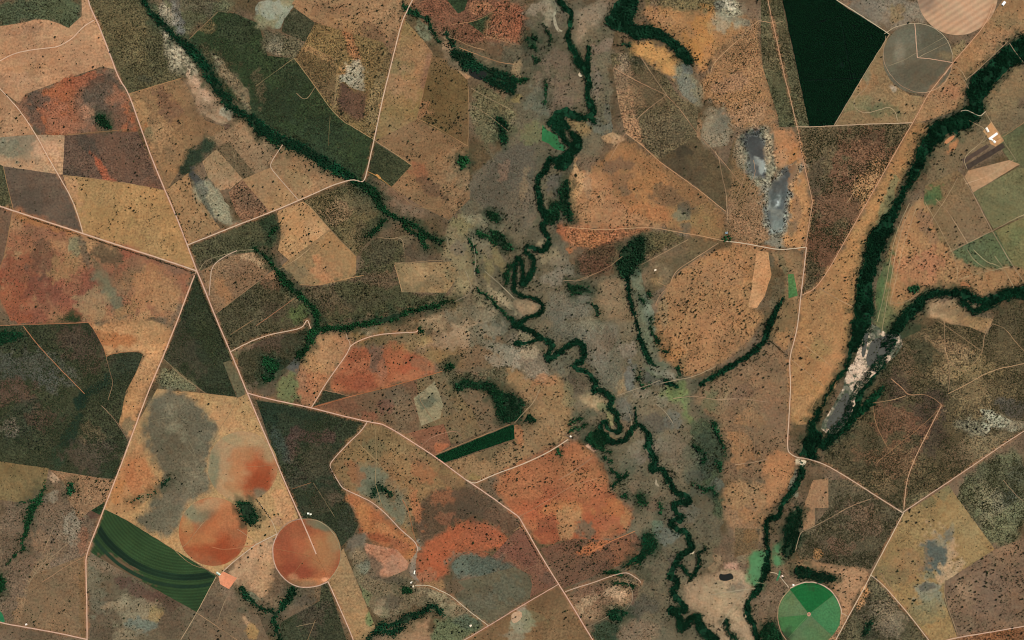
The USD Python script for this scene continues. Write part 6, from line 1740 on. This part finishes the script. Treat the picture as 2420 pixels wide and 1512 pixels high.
# ------------------------------------------------------------------ roads and tracks
road_union = []
unnamed = 0
for i, (name, width, col, xy, label) in enumerate(rows(ROADS)):
    p = smooth_line(pts(xy), n=2)
    line = LineString(p)
    wide = float(width) * (0.64 if name == "road" else 0.85)
    poly = rough(line.buffer(wide / 2, cap_style="flat"), 1.6 if name == "road" else 3.0, 300 + i, scale=45.0, step=12.0).intersection(BOX)
    res = sheet(poly, 30.0)
    if res is None:
        continue
    v, tri = res
    nn = fbm2(v, 70.0, 400 + i, 3)[:, None]
    base = alb(col) * np.array([0.98, 1.02, 1.0]) * (1.12 if name == "road" else 0.95)
    if name == "track" and not label:
        under = alb("9a7a52")
        cut = np.clip((fbm2(v, 160.0, 500 + i, 3) - 0.4) / 0.25, 0, 1)[:, None]
        c = base * (0.6 + 0.4 * cut) * (0.9 + 0.2 * nn)
        parts = line.interpolate(0.5, normalized=True)
        here = [f["label"] for f in fields if f["own"].contains(parts)]
        label = ("faint sandy wheel track across the " + here[0]) if here else "faint sandy wheel track"
    else:
        c = base * (0.88 + 0.24 * nn)
    m = put_sheet("/World/" + numbered(name), v, tri, 1.6 + 0.02 * i if name == "road" else 0.9 + 0.003 * i, LOOK["b"], c, np.full(len(v), 0.1))
    tag(m, label, name, kind="structure")
    road_union.append(line.buffer(wide / 2 + 5))
road_union = unary_union(road_union)
shapely.prepare(road_union)


# ------------------------------------------------------------------ trees: a few models, then every wood, grove and bush
def crown_mesh(r, h, lumps, seed, level=1):
    rng = np.random.default_rng(seed)
    parts = []
    for j in range(lumps):
        a = rng.uniform(0, 2 * math.pi)
        d = 0 if j == 0 else r * rng.uniform(0.35, 0.6)
        rr = r * (0.78 if j == 0 else rng.uniform(0.38, 0.6))
        s = trimesh.creation.icosphere(subdivisions=level, radius=1.0)
        v = np.array(s.vertices)
        k = 0.72 + 0.56 * meshkit.fbm(v * 1.9 + seed * 3.1 + j * 7, 3, seed)
        v = v * k[:, None] * np.array([rr, rr, rr * rng.uniform(0.55, 0.75)])
        v += np.array([math.cos(a) * d, math.sin(a) * d, h - rr * 0.55 + rng.uniform(-0.1, 0.25) * rr])
        parts.append(trimesh.Trimesh(v, s.faces, process=False))
    # leaf tufts standing off the crown
    tv, tf = [], []
    for j in range(26 if level > 1 else 8):
        a, e = rng.uniform(0, 2 * math.pi), rng.uniform(-0.1, 1.2)
        d = np.array([math.cos(a) * math.cos(e), math.sin(a) * math.cos(e), math.sin(e) * 0.7])
        c = d * r * rng.uniform(0.85, 1.08) + np.array([0, 0, h - r * 0.5])
        q = rng.normal(size=(3, 3)) * r * 0.16 + c
        tf.append([len(tv), len(tv) + 1, len(tv) + 2])
        tv.extend(q)
    parts.append(trimesh.Trimesh(np.array(tv), np.array(tf), process=False))
    return trimesh.util.concatenate(parts)


def trunk_mesh(h, r, seed):
    rng = np.random.default_rng(seed)
    out = []
    def limb(p, q, r0, r1):
        d = q - p
        L = np.linalg.norm(d)
        c = trimesh.creation.cone(radius=r0, height=L / max(1e-6, 1 - r1 / r0), sections=7)
        v = np.array(c.vertices)
        v[:, 2] = np.minimum(v[:, 2], L)
        c = trimesh.Trimesh(v, c.faces, process=False)
        c.apply_transform(trimesh.geometry.align_vectors([0, 0, 1], d / L))
        c.apply_translation(p)
        out.append(c)
    top = np.array([rng.uniform(-.3, .3), rng.uniform(-.3, .3), h * 0.55])
    limb(np.array([0, 0, -0.3]), top, r, r * 0.65)
    for j in range(4):
        a = j * 1.6 + rng.uniform(0, 0.8)
        limb(top, top + np.array([math.cos(a), math.sin(a), 1.0]) * h * 0.28, r * 0.5, r * 0.2)
    return trimesh.util.concatenate(out)


BARK = plain("bark", (0.09, 0.065, 0.045), 0.95, 0.3, 1.5)
TREE_LEAF = [leaf_look("savanna_leaf_a", (0.010, 0.013, 0.006)), leaf_look("savanna_leaf_b", (0.016, 0.020, 0.008)), leaf_look("savanna_leaf_c", (0.026, 0.030, 0.012)), leaf_look("garden_leaf", (0.012, 0.05, 0.015))]
BUSH_LEAF = [leaf_look("bush_leaf_a", (0.016, 0.018, 0.007)), leaf_look("bush_leaf_b", (0.028, 0.029, 0.012)), leaf_look("bush_leaf_c", (0.06, 0.048, 0.024)), leaf_look("bush_leaf_d", (0.014, 0.024, 0.010)), leaf_look("bush_leaf_e", (0.026, 0.034, 0.015))]


def scatter(poly, spacing, rng, jitter=0.45):
    x0, y0, x1, y1 = poly.bounds
    xs = np.arange(x0, x1 + spacing, spacing)
    ys = np.arange(y0, y1 + spacing, spacing * 0.87)
    gx, gy = np.meshgrid(xs, ys)
    gx[1::2] += spacing / 2
    p = np.column_stack([gx.ravel(), gy.ravel()]) + rng.uniform(-jitter, jitter, (gx.size, 2)) * spacing
    shapely.prepare(poly)
    return p[shapely.contains_xy(poly, p[:, 0], p[:, 1])]


def random_in(poly, n, rng):
    x0, y0, x1, y1 = poly.bounds
    box = max(1.0, (x1 - x0) * (y1 - y0))
    p = rng.uniform((x0, y0), (x1, y1), (int(n * box / max(poly.area, 1.0)) + 1, 2))
    shapely.prepare(poly)
    return p[shapely.contains_xy(poly, p[:, 0], p[:, 1])]


def instancer(path, protos, pos, scale, which, rng):
    """protos: list of (mesh, material)"""
    pi = UsdGeom.PointInstancer.Define(stage, path)
    names = []
    for j, (mesh, mat) in enumerate(protos):
        pp = f"{path}/leafy_crown" + ("" if j == 0 else f"_{j:03d}")
        usdkit.mesh(stage, pp, mesh, mat, smooth=False)
        names.append(Sdf.Path(pp))
    pi.CreatePrototypesRel().SetTargets(names)
    a = rng.uniform(0, 2 * math.pi, len(pos))
    q = np.zeros((len(pos), 4), np.float32)
    q[:, 2], q[:, 3] = np.sin(a / 2), np.cos(a / 2)      # imaginary k, real
    pi.CreatePositionsAttr(Vt.Vec3fArray.FromNumpy(np.asarray(pos, np.float32)))
    pi.CreateOrientationsAttr(Vt.QuathArray([Gf.Quath(float(w), 0.0, 0.0, float(k)) for _, _, k, w in q]))
    pi.CreateScalesAttr(Vt.Vec3fArray.FromNumpy(np.asarray(scale, np.float32)))
    pi.CreateProtoIndicesAttr(Vt.IntArray.FromNumpy(np.asarray(which, np.int32)))
    return pi


# ------------------------------------------------------------------ woods
CROWN_UNIT = [crown_mesh(1.0, 1.55, 4, 11 + j, 1) for j in range(4)]
LEAF_CACHE = {}
GREEN_PLOT = next(f["poly"] for f in fields if "river bend" in f["label"] and "green plot" in f["label"])
shapely.prepare(GREEN_PLOT)
wood_union = []
for i, name, col, sp, label, straight, p in wood_shapes:
    floor = p if straight else rough(p.buffer(-7.0), 12.0, 2700 + i, scale=40.0, step=9.0)
    res = sheet(floor, 30.0) or sheet(p, 40.0)
    if res is None:
        continue
    path = "/World/" + numbered(name)
    root = tag(UsdGeom.Xform.Define(stage, path), label, name.replace("_", " "), kind="stuff")
    v, tri = res
    floor_c = leafy(col) * 1.0 if straight else leafy(col) * 1.6 if name in ("river_wood", "river_forest") else alb("1e2f1d")
    put_sheet(path + "/undergrowth", v, tri, 0.7, LOOK["m"], np.tile(floor_c, (len(v), 1)) * (0.55 + 0.9 * fbm2(v, 50.0, i, 3)[:, None]), np.full(len(v), 0.7))
    rng = np.random.default_rng(5000 + i)
    outer = p if straight else p.buffer(7.0 if name == "river_wood" else 15.0)
    pos = scatter(p.buffer(-2.0) if straight else outer, sp, rng)
    if len(pos) == 0:
        continue
    keep = (fbm2(pos, 60.0, 40 + i, 3) > (0.22 if straight else 0.37)) & ~shapely.contains_xy(road_union, pos[:, 0], pos[:, 1])
    if not straight:
        d = cKDTree(shapely.get_coordinates(shapely.segmentize(p.boundary, 5.0))).query(pos)[0]
        shapely.prepare(p)
        d = np.where(shapely.contains_xy(p, pos[:, 0], pos[:, 1]), d, -d)
        keep &= rng.uniform(0, 1, len(pos)) < np.clip(({"river_wood": 1.0, "river_forest": 1.0}.get(name, 1.0 if "black" in label else 0.64)) + d / (18.0 if name == "river_wood" else 26.0), 0, 1)
    pos = pos[keep]
    pos = pos[~shapely.contains_xy(GREEN_PLOT, pos[:, 0], pos[:, 1])]
    if name == "plantation":
        for g0, g1 in (((1988, 52), (2012, 190)), ((1925, 55), (1985, 38)), ((1900, 190), (2040, 185))):
            gl = LineString([W(*g0), W(*g1)]).buffer(5.0)
            pos = pos[~shapely.contains_xy(gl, pos[:, 0], pos[:, 1])]
    if len(pos) == 0:
        continue
    clump = fbm2(pos, 110.0, 60 + i, 3)
    rad = sp * (0.55 * rng.uniform(0.75, 1.1, len(pos)) if straight else 0.48 * np.clip(rng.lognormal(0.0, 0.32, len(pos)), 0.5, 2.0))
    hgt = rad * rng.uniform(1.0, 1.5 if not straight else 1.15, len(pos))
    key = col
    if key not in LEAF_CACHE:
        b = leafy(col)
        if straight:
            b = b * np.array([1.7, 1.9, 1.4])
        LEAF_CACHE[key] = [leaf_look("leaf_" + col + t, b * m, 0.35) for t, m in (("_dark", 0.8), ("_mid", 1.5), ("_light", 2.6))]
    L = LEAF_CACHE[key]
    protos = [(CROWN_UNIT[0], L[0]), (CROWN_UNIT[1], L[1]), (CROWN_UNIT[2], L[1]), (CROWN_UNIT[3], L[2])]
    if straight:
        which = np.array([0, 1, 2])[rng.integers(0, 3, len(pos))]
    else:
        u = np.clip((clump - 0.5) * 2.2 + 0.5 + rng.normal(0, 0.22, len(pos)), 0, 0.999)
        which = np.array([0, 1, 1, 2, 3])[(u * 5).astype(int)]
    instancer(path + "/tree_crowns", protos, np.column_stack([pos, np.full(len(pos), 0.5)]), np.column_stack([rad, rad, hgt]), which, rng)
    wood_union.append(p)
wood_union = unary_union([w.buffer(3) for w in wood_union])
shapely.prepare(wood_union)

# ------------------------------------------------------------------ scattered trees and bushes
tree_p, tree_f, bush_p, bush_k = [], [], [], []
UNIT = S * S * 1000.0
for k, f in enumerate(fields):
    own = f["own"].intersection(BOX)
    if own.is_empty:
        continue
    rng = np.random.default_rng(9000 + k)
    if f["trees"] > 0:
        p = random_in(own, 3.6 * f["trees"] * own.area / UNIT, rng)
        if len(p):
            dens = 0.6 * fbm2(p, 330.0, 200 + k, 5) + 0.4 * fbm2(p, 75.0, 600 + k, 3)
            p = p[rng.uniform(0, 1, len(p)) < np.clip((dens - 0.43) / 0.14, 0.16, 1.0) ** 1.7]
            ok = ~shapely.contains_xy(road_union, p[:, 0], p[:, 1]) & ~shapely.contains_xy(wood_union, p[:, 0], p[:, 1])
            tree_p.append(p[ok])
            tree_f.append(np.full(ok.sum(), k))
    if f["bush"] > 0:
        p = random_in(own, 4.0 * f["bush"] * own.area / UNIT, rng)
        if len(p):
            dens = fbm2(p, 150.0, 400 + k, 4)
            p = p[rng.uniform(0, 1, len(p)) < np.clip((dens - 0.40) / 0.2, 0.08, 1.0)]
            ok = ~shapely.contains_xy(road_union, p[:, 0], p[:, 1]) & ~shapely.contains_xy(wood_union, p[:, 0], p[:, 1])
            bush_p.append(p[ok])
            bush_k.append(np.full(ok.sum(), 1 if f["name"] in ("thicket",) else 0))
ring = unary_union([w[6].buffer(55) for w in wood_shapes if not w[5]]).difference(wood_union).intersection(BOX)
p = random_in(ring, ring.area / 700.0, np.random.default_rng(77))
p = p[(fbm2(p, 130.0, 88, 4) > 0.5) & ~shapely.contains_xy(road_union, p[:, 0], p[:, 1])]
fringe_p = p
tree_p, tree_f = np.vstack(tree_p), np.concatenate(tree_f)
bush_p, bush_k = np.vstack(bush_p), np.concatenate(bush_k)
print("trees", len(tree_p), "bushes", len(bush_p))

rng = np.random.default_rng(4242)
rad = np.clip(rng.lognormal(math.log(4.4), 0.40, len(tree_p)), 2.2, 10.5)
order = np.argsort(-rad)
inview = (np.abs(tree_p[:, 0]) < WIDTH / 2 - 20) & (np.abs(tree_p[:, 1]) < WIDTH * 0.3125 - 20)
big = [t for t in order if inview[t]][:300]
rest = np.setdiff1d(np.arange(len(tree_p)), big)

# four complete trees; every single tree refers to one of them
KINDS = [("dark", 0, 3), ("spreading", 1, 5), ("olive", 2, 4)]
first = {}
counts = {}
for t in big:
    counts[tree_f[t]] = counts.get(tree_f[t], 0) + 1
tree_tags = []
for t in big:
    kind = int(rng.integers(0, 3))
    word, leaf, lumps = KINDS[kind]
    f = fields[tree_f[t]]
    path = "/World/" + numbered("savanna_tree")
    x = UsdGeom.Xform.Define(stage, path)
    x.AddTranslateOp().Set(Gf.Vec3d(float(tree_p[t, 0]), float(tree_p[t, 1]), 0.5))
    x.AddRotateZOp().Set(float(rng.uniform(0, 360)))
    s = float(rad[t]) / 6.0
    x.AddScaleOp().Set(Gf.Vec3f(s, s, s))
    if kind not in first:
        first[kind] = path
        usdkit.mesh(stage, path + "/trunk", trunk_mesh(8.0, 0.45, 60 + kind), BARK, smooth=40)
        usdkit.mesh(stage, path + "/crown", crown_mesh(6.0, 8.6, lumps, 80 + kind, 2), TREE_LEAF[leaf], smooth=False)
    else:
        x.GetPrim().GetReferences().AddInternalReference(first[kind])
        x.GetPrim().SetInstanceable(True)
    bx = f["own"].bounds
    u, v_ = (tree_p[t, 0] - bx[0]) / (bx[2] - bx[0]), (tree_p[t, 1] - bx[1]) / (bx[3] - bx[1])
    ew, ns = ("left", "", "right")[min(2, int(u * 3))], ("lower", "", "upper")[min(2, int(v_ * 3))]
    where = "-".join(q for q in (ns, ew) if q) or "middle"
    tree_tags.append((x, " ".join(f"{word} tree, {where} of the {f['label']}".split()[:16]), "big trees on the " + f["label"]))

same = {}
for x, text, grp in tree_tags:          # the list runs from the largest tree to the smallest
    same.setdefault(text, []).append((x, grp))
for text, found in same.items():
    sizes = {2: ("larger", "smaller"), 3: ("largest", "middling", "smallest")}.get(len(found))
    for k, (x, grp) in enumerate(found):
        tag(x, f"{sizes[k]} {text}" if sizes and len(text.split()) < 16 else text, "tree", grp)

TREE_UNIT = [crown_mesh(1.0, 1.45, 3 + j % 3, 31 + j, 1) for j in range(6)]
kinds = rng.choice(6, len(rest), p=[.26, .22, .18, .16, .10, .08])
pl = [(TREE_UNIT[j], TREE_LEAF[[0, 0, 1, 1, 2, 2][j]]) for j in range(6)]
rr = rad[rest]
ti = instancer("/World/scattered_trees", pl, np.column_stack([tree_p[rest], np.full(len(rest), 0.4)]), np.column_stack([rr, rr, rr * rng.uniform(0.85, 1.2, len(rest))]), kinds, rng)
tag(ti, "thousands of small dark savanna trees scattered over the fields", "trees", kind="stuff")

fr = rng.uniform(3.0, 7.5, len(fringe_p))
fi = instancer("/World/woodland_fringe", pl[:4], np.column_stack([fringe_p, np.full(len(fringe_p), 0.4)]), np.column_stack([fr, fr, fr]), rng.integers(0, 4, len(fringe_p)), rng)
tag(fi, "loose dark trees thinning out along the edges of the woods", "trees", kind="stuff")

hedge = []
for xy, sp in rows(HEDGES):
    line = LineString(pts(xy))
    d = np.arange(0, line.length, float(sp))
    hedge.append(np.array([line.interpolate(t).coords[0] for t in d]) + rng.normal(0, 3.0, (len(d), 2)))
hedge = np.vstack(hedge)
hr = rng.uniform(3.5, 6.5, len(hedge))
hi = instancer("/World/roadside_hedge", pl[:4], np.column_stack([hedge, np.full(len(hedge), 0.4)]), np.column_stack([hr, hr, hr]), rng.integers(0, 4, len(hedge)), rng)
tag(hi, "lines of dark hedge trees along the lower side of the pale roads", "hedge", kind="stuff")

br = np.clip(rng.lognormal(math.log(3.5), 0.35, len(bush_p)), 1.6, 6.5)
bl = [(crown_mesh(1.0, 0.8, 2, 51 + j, 1), BUSH_LEAF[j]) for j in range(5)]
bk = np.where(bush_k == 1, rng.choice(5, len(bush_p), p=[.06, .08, .06, .45, .35]), rng.choice(3, len(bush_p), p=[.6, .3, .1]))
bi = instancer("/World/scrub", bl, np.column_stack([bush_p, np.full(len(bush_p), 0.4)]), np.column_stack([br, br, br * 0.9]), bk, rng)
tag(bi, "low dry scrub bushes covering the brown bush country", "scrub", kind="stuff")


# ------------------------------------------------------------------ water, rock and garden details
WATER = usdkit.material(stage, "/World/Looks/still_water", {"p": ("principled_bsdf", {"base_color": (0.012, 0.013, 0.010), "roughness": 0.2, "specular_ior_level": 0.18}), "geo": ("geometry", {}), "n": ("noise_texture", {"scale": 0.15, "detail": 3.0}), "b": ("bump", {"strength": 0.2, "distance": 0.3})},
                        [("geo.position", "n.vector"), ("n.fac", "b.height"), ("b.normal", "p.normal")], surface="p.BSDF")
GREEN_WATER = plain("algae_water", (0.015, 0.11, 0.04), 0.3, 0.15, 0.03)
SLATE_WATER = plain("shallow_slate_water", (0.054, 0.054, 0.043), 0.9, 0.12, 0.02, specular_ior_level=0.1)


def pond(name, label, xy, mat, z=1.0, seed=0, amp=8.0, cat="pond"):
    p = rough(Polygon(smooth_line(pts(xy), True, 2)).buffer(0), amp, 1200 + seed, scale=60.0, step=12.0)
    v, tri = sheet(p, 60.0)
    path = "/World/" + numbered(name)
    m = usdkit.mesh(stage, path, (np.column_stack([v, np.full(len(v), z)]), tri), mat)
    tag(m, label, cat, kind="structure")
    return p


pond("pond", "black still dam water inside the dark wood", "1106 160 1130 164 1152 172 1148 182 1136 190 1118 184 1108 174", WATER, seed=1)
pond("pond", "dark round pond on the pale meadow", "1700 1354 1712 1358 1728 1352 1733 1366 1724 1370 1710 1374 1698 1368", WATER, seed=2)
pond("pond", "narrow green pond with pale banks beside the green circle", "1840 1348 1845 1347 1842 1362 1836 1374 1833 1370 1838 1360", GREEN_WATER, z=1.3, seed=3, amp=2.0)
pond("pond", "bright green pond at the left edge above the bottom road", "-6 1440 6 1448 10 1462 12 1472 -6 1466", GREEN_WATER, seed=4, amp=3.0)
pond("river_flat", "grey slate flat of shallow water below the rocks", "1992 932 2002 926 2010 950 2016 962 2006 985 1990 1005 1975 1016 1962 1017 1950 1008 1957 990 1969 975 1977 955", SLATE_WATER, seed=5, amp=8.0, cat="water")
pond("river_flat", "grey slate flat of shallow water above the rocks", "2062 800 2080 800 2098 788 2118 796 2118 815 2102 832 2085 848 2064 860 2050 866 2044 850 2052 825", SLATE_WATER, seed=6, amp=9.0, cat="water")
pond("river_flat", "narrow grey water tongue beside the left forest arm", "2040 785 2052 783 2048 815 2042 845 2034 842 2038 812", SLATE_WATER, z=1.4, seed=7, amp=4.0, cat="water")
p = rough(Polygon(smooth_line(pts("2056 762 2075 772 2095 790 2122 786 2134 800 2128 824 2110 846 2084 866 2060 890 2042 912 2024 930 2016 962 2006 990 1988 1014 1972 1026 1950 1022 1938 1010 1950 988 1968 962 1984 928 1996 900 2002 872 2020 846 2034 812 2042 784"), True, 1)).buffer(0), 16.0, 1300, scale=60.0, step=8.0)
v, tri = sheet(p, 9.0)
nz, nf = fbm2(v, 70.0, 31, 5), fbm2(v, 28.0, 32, 4)
bank = np.clip(1 - cKDTree(shapely.get_coordinates(shapely.segmentize(p.boundary, 5.0))).query(v)[0] / 60.0, 0, 1)
core = np.zeros(len(v))
for x, y, r, w in ((2026, 872, 26, 1.0), (2014, 900, 18, 0.9), (2040, 850, 18, 0.8), (2012, 975, 22, 0.3), (1960, 1016, 14, 0.5), (2062, 888, 16, 0.6), (2100, 846, 12, 0.35), (1976, 960, 12, 0.3)):
    q = W(x, y)
    core = np.maximum(core, w * np.clip(1.4 - np.hypot(v[:, 0] - q[0], v[:, 1] - q[1]) / (r * S), 0, 1))
t = np.clip((nz * 1.6 + nf * 0.5 - 1.20 + core * 0.62 + bank * 0.14) / 0.14, 0, 1)[:, None]
g = np.clip((nf - 0.42) / 0.2, 0, 1)[:, None]
m = put_sheet("/World/river_bed", v, tri, 0.85, LOOK["m"], (alb("464e3c") * (1 - g) + alb("736e5f") * g) * (1 - t) + alb("c9ae94") * t, np.full(len(v), 0.35))
tag(m, "pale sand and rock river bed between the two forest arms", "river bed", kind="structure")
for lab, xy, c in [("curved white sand bar in an old river bend at the top", "1308 28 1314 27 1311 40 1316 60 1322 70 1330 72 1326 76 1315 74 1308 58 1306 40", "9c907a"),
                   ("white sand bar on the river's inner bend at the bottom", "1627 1306 1634 1308 1640 1300 1640 1306 1634 1312 1628 1311", "c9b497"),
                   ("pale sand ring by the lower winding river", "1546 1134 1552 1132 1552 1142 1560 1148 1555 1150 1548 1146", "998c76"),
                   ("small round sand patch right of the river at the top", "1366 174 1371 170 1376 178 1374 182 1367 180", "cdb99a"),
                   ("pale sand below the road crossing on the right", "1886 1085 1906 1087 1902 1100 1892 1102", "d2bfa0"),
                   ("orange bare pit beside the creek road on the upper left", "885 410 893 412 902 422 896 424", "c58c4c"),
                   ("orange bare pit at the edge of the side forest", "2268 668 2275 664 2290 672 2294 680 2280 674 2270 676", "9b6a42"),
                   ("orange bare strip beside the great forest", "2228 336 2252 318 2256 324 2236 342", "b87f52"),
                   ("pale bare plot in the bush at the bottom right", "2032 1390 2050 1378 2046 1396 2034 1402", "b98b5b"),
                   ("cream bare spot by the right hand road", "1208 1448 1232 1442 1234 1460 1216 1474 1208 1468", "b69872")]:
    p = rough(Polygon(smooth_line(pts(xy), True, 1)).buffer(0), 3.0, 1400, scale=40.0, step=10.0)
    res = sheet(p, 20.0)
    if res:
        v, tri = res
        m = put_sheet("/World/" + numbered("bare_ground"), v, tri, 1.2, LOOK["b"], np.tile(alb(c), (len(v), 1)), np.full(len(v), 0.15))
        tag(m, lab, "bare ground", kind="structure")

# green garden by the blue grey house
for k, (x, y, r) in enumerate([(1714, 560, 14), (1722, 558, 13), (1726, 563, 12), (1716, 566, 15), (1708, 565, 10), (1724, 568, 11), (1712, 570, 10)]):
    path = "/World/" + numbered("garden_tree")
    X = UsdGeom.Xform.Define(stage, path)
    px, py = W(x, y)
    X.AddTranslateOp().Set(Gf.Vec3d(px, py, 0.5))
    s = r / 12.0
    X.AddScaleOp().Set(Gf.Vec3f(s, s, s))
    if k == 0:
        usdkit.mesh(stage, path + "/trunk", trunk_mesh(10.0, 0.5, 91), BARK, smooth=40)
        usdkit.mesh(stage, path + "/crown", crown_mesh(12.0, 13.0, 6, 92, 2), TREE_LEAF[3], smooth=False)
        garden_first = path
    else:
        X.GetPrim().GetReferences().AddInternalReference(garden_first)
        X.GetPrim().SetInstanceable(True)
    tag(X, ("bright green garden tree, uppermost of the left clump below the blue grey house", "bright green garden tree, uppermost of the right clump below the blue grey house", "bright green garden tree at the right end of the garden",
            "bright green garden tree, largest, in the middle of the garden", "small bright green tree at the left end of the garden", "bright green garden tree at the lower right of the garden", "small bright green tree nearest the sandy road below the garden")[k], "tree", "green garden trees at the blue grey house")

# ------------------------------------------------------------------ farm buildings
ROOFS = {}


def paint(col, kind):
    if (col, kind) not in ROOFS:
        c = lin(col)
        c = np.minimum(c, 0.8)
        nodes = {"p": ("principled_bsdf", {"roughness": 0.5}), "geo": ("geometry", {}), "n": ("noise_texture", {"scale": 0.35, "detail": 5.0}),
                 "r": ("rgb_ramp", {"ramp": [(0.3, tuple(c * 0.78)), (0.7, tuple(c))]})}
        ROOFS[(col, kind)] = usdkit.material(stage, f"/World/Looks/{kind}_{col}", nodes, [("geo.position", "n.vector"), ("n.fac", "r.fac"), ("r.color", "p.base_color")], surface="p.BSDF")
    return ROOFS[(col, kind)]


DOOR = plain("door_paint", (0.08, 0.07, 0.06), 0.6)
for name, xy, L, Wd, H, rot, rc, wc, label in rows(BUILDINGS):
    x, y = (float(t) for t in xy.split())
    L, Wd, H = float(L), float(Wd), float(H)
    path = "/World/" + numbered(name)
    X = UsdGeom.Xform.Define(stage, path)
    px, py = W(x, y)
    X.AddTranslateOp().Set(Gf.Vec3d(px, py, 0.5))
    X.AddRotateZOp().Set(float(rot))
    tag(X, label, "shed" if "shed" in name else "house")
    l, w, rise = L / 2, Wd / 2, Wd * 0.16
    outline = Polygon([(-w, 0), (w, 0), (w, H), (0, H + rise), (-w, H)])
    wall = trimesh.creation.extrude_polygon(outline, L)
    # cross-section x -> across (y), y -> up (z), extrusion -> along (x)
    T = np.eye(4)
    T[:3, :3] = np.array([[0, 0, 1], [1, 0, 0], [0, 1, 0]])
    T[0, 3] = -l
    wall.apply_transform(T)
    usdkit.mesh(stage, path + "/wall", wall, paint(wc, "wall"))
    for sgn in (-1, 1):
        o = 0.9
        top = Polygon([(0, H + rise + 0.06), (sgn * (w + o), H + 0.06 - rise * o / w), (sgn * (w + o), H + 0.3 - rise * o / w), (0, H + rise + 0.3)])
        slab = trimesh.creation.extrude_polygon(top, L + 1.6)
        T2 = T.copy()
        T2[0, 3] = -l - 0.8
        slab.apply_transform(T2)
        usdkit.mesh(stage, path + ("/roof_slope" if sgn < 0 else "/roof_slope_001"), slab, paint(rc, "roof"))
    ridge = trimesh.creation.box([L + 1.8, 0.7, 0.25])
    ridge.apply_translation([0, 0, H + rise + 0.36])
    usdkit.mesh(stage, path + "/ridge_cap", ridge, paint(wc, "wall"))
    d = trimesh.creation.box([0.16, min(4.0, Wd * 0.3), min(H * 0.8, 3.6)])
    d.apply_translation([l + 0.09, 0, min(H * 0.8, 3.6) / 2])
    usdkit.mesh(stage, path + "/door", d, DOOR)
    for q in range(max(2, int(L / 12))):
        wdw = trimesh.creation.box([1.8, 0.14, 1.1])
        wdw.apply_translation([-l + (q + 0.5) * L / max(2, int(L / 12)), -w - 0.08, H * 0.6])
        usdkit.mesh(stage, path + "/window" + ("" if q == 0 else f"_{q:03d}"), wdw, DOOR)
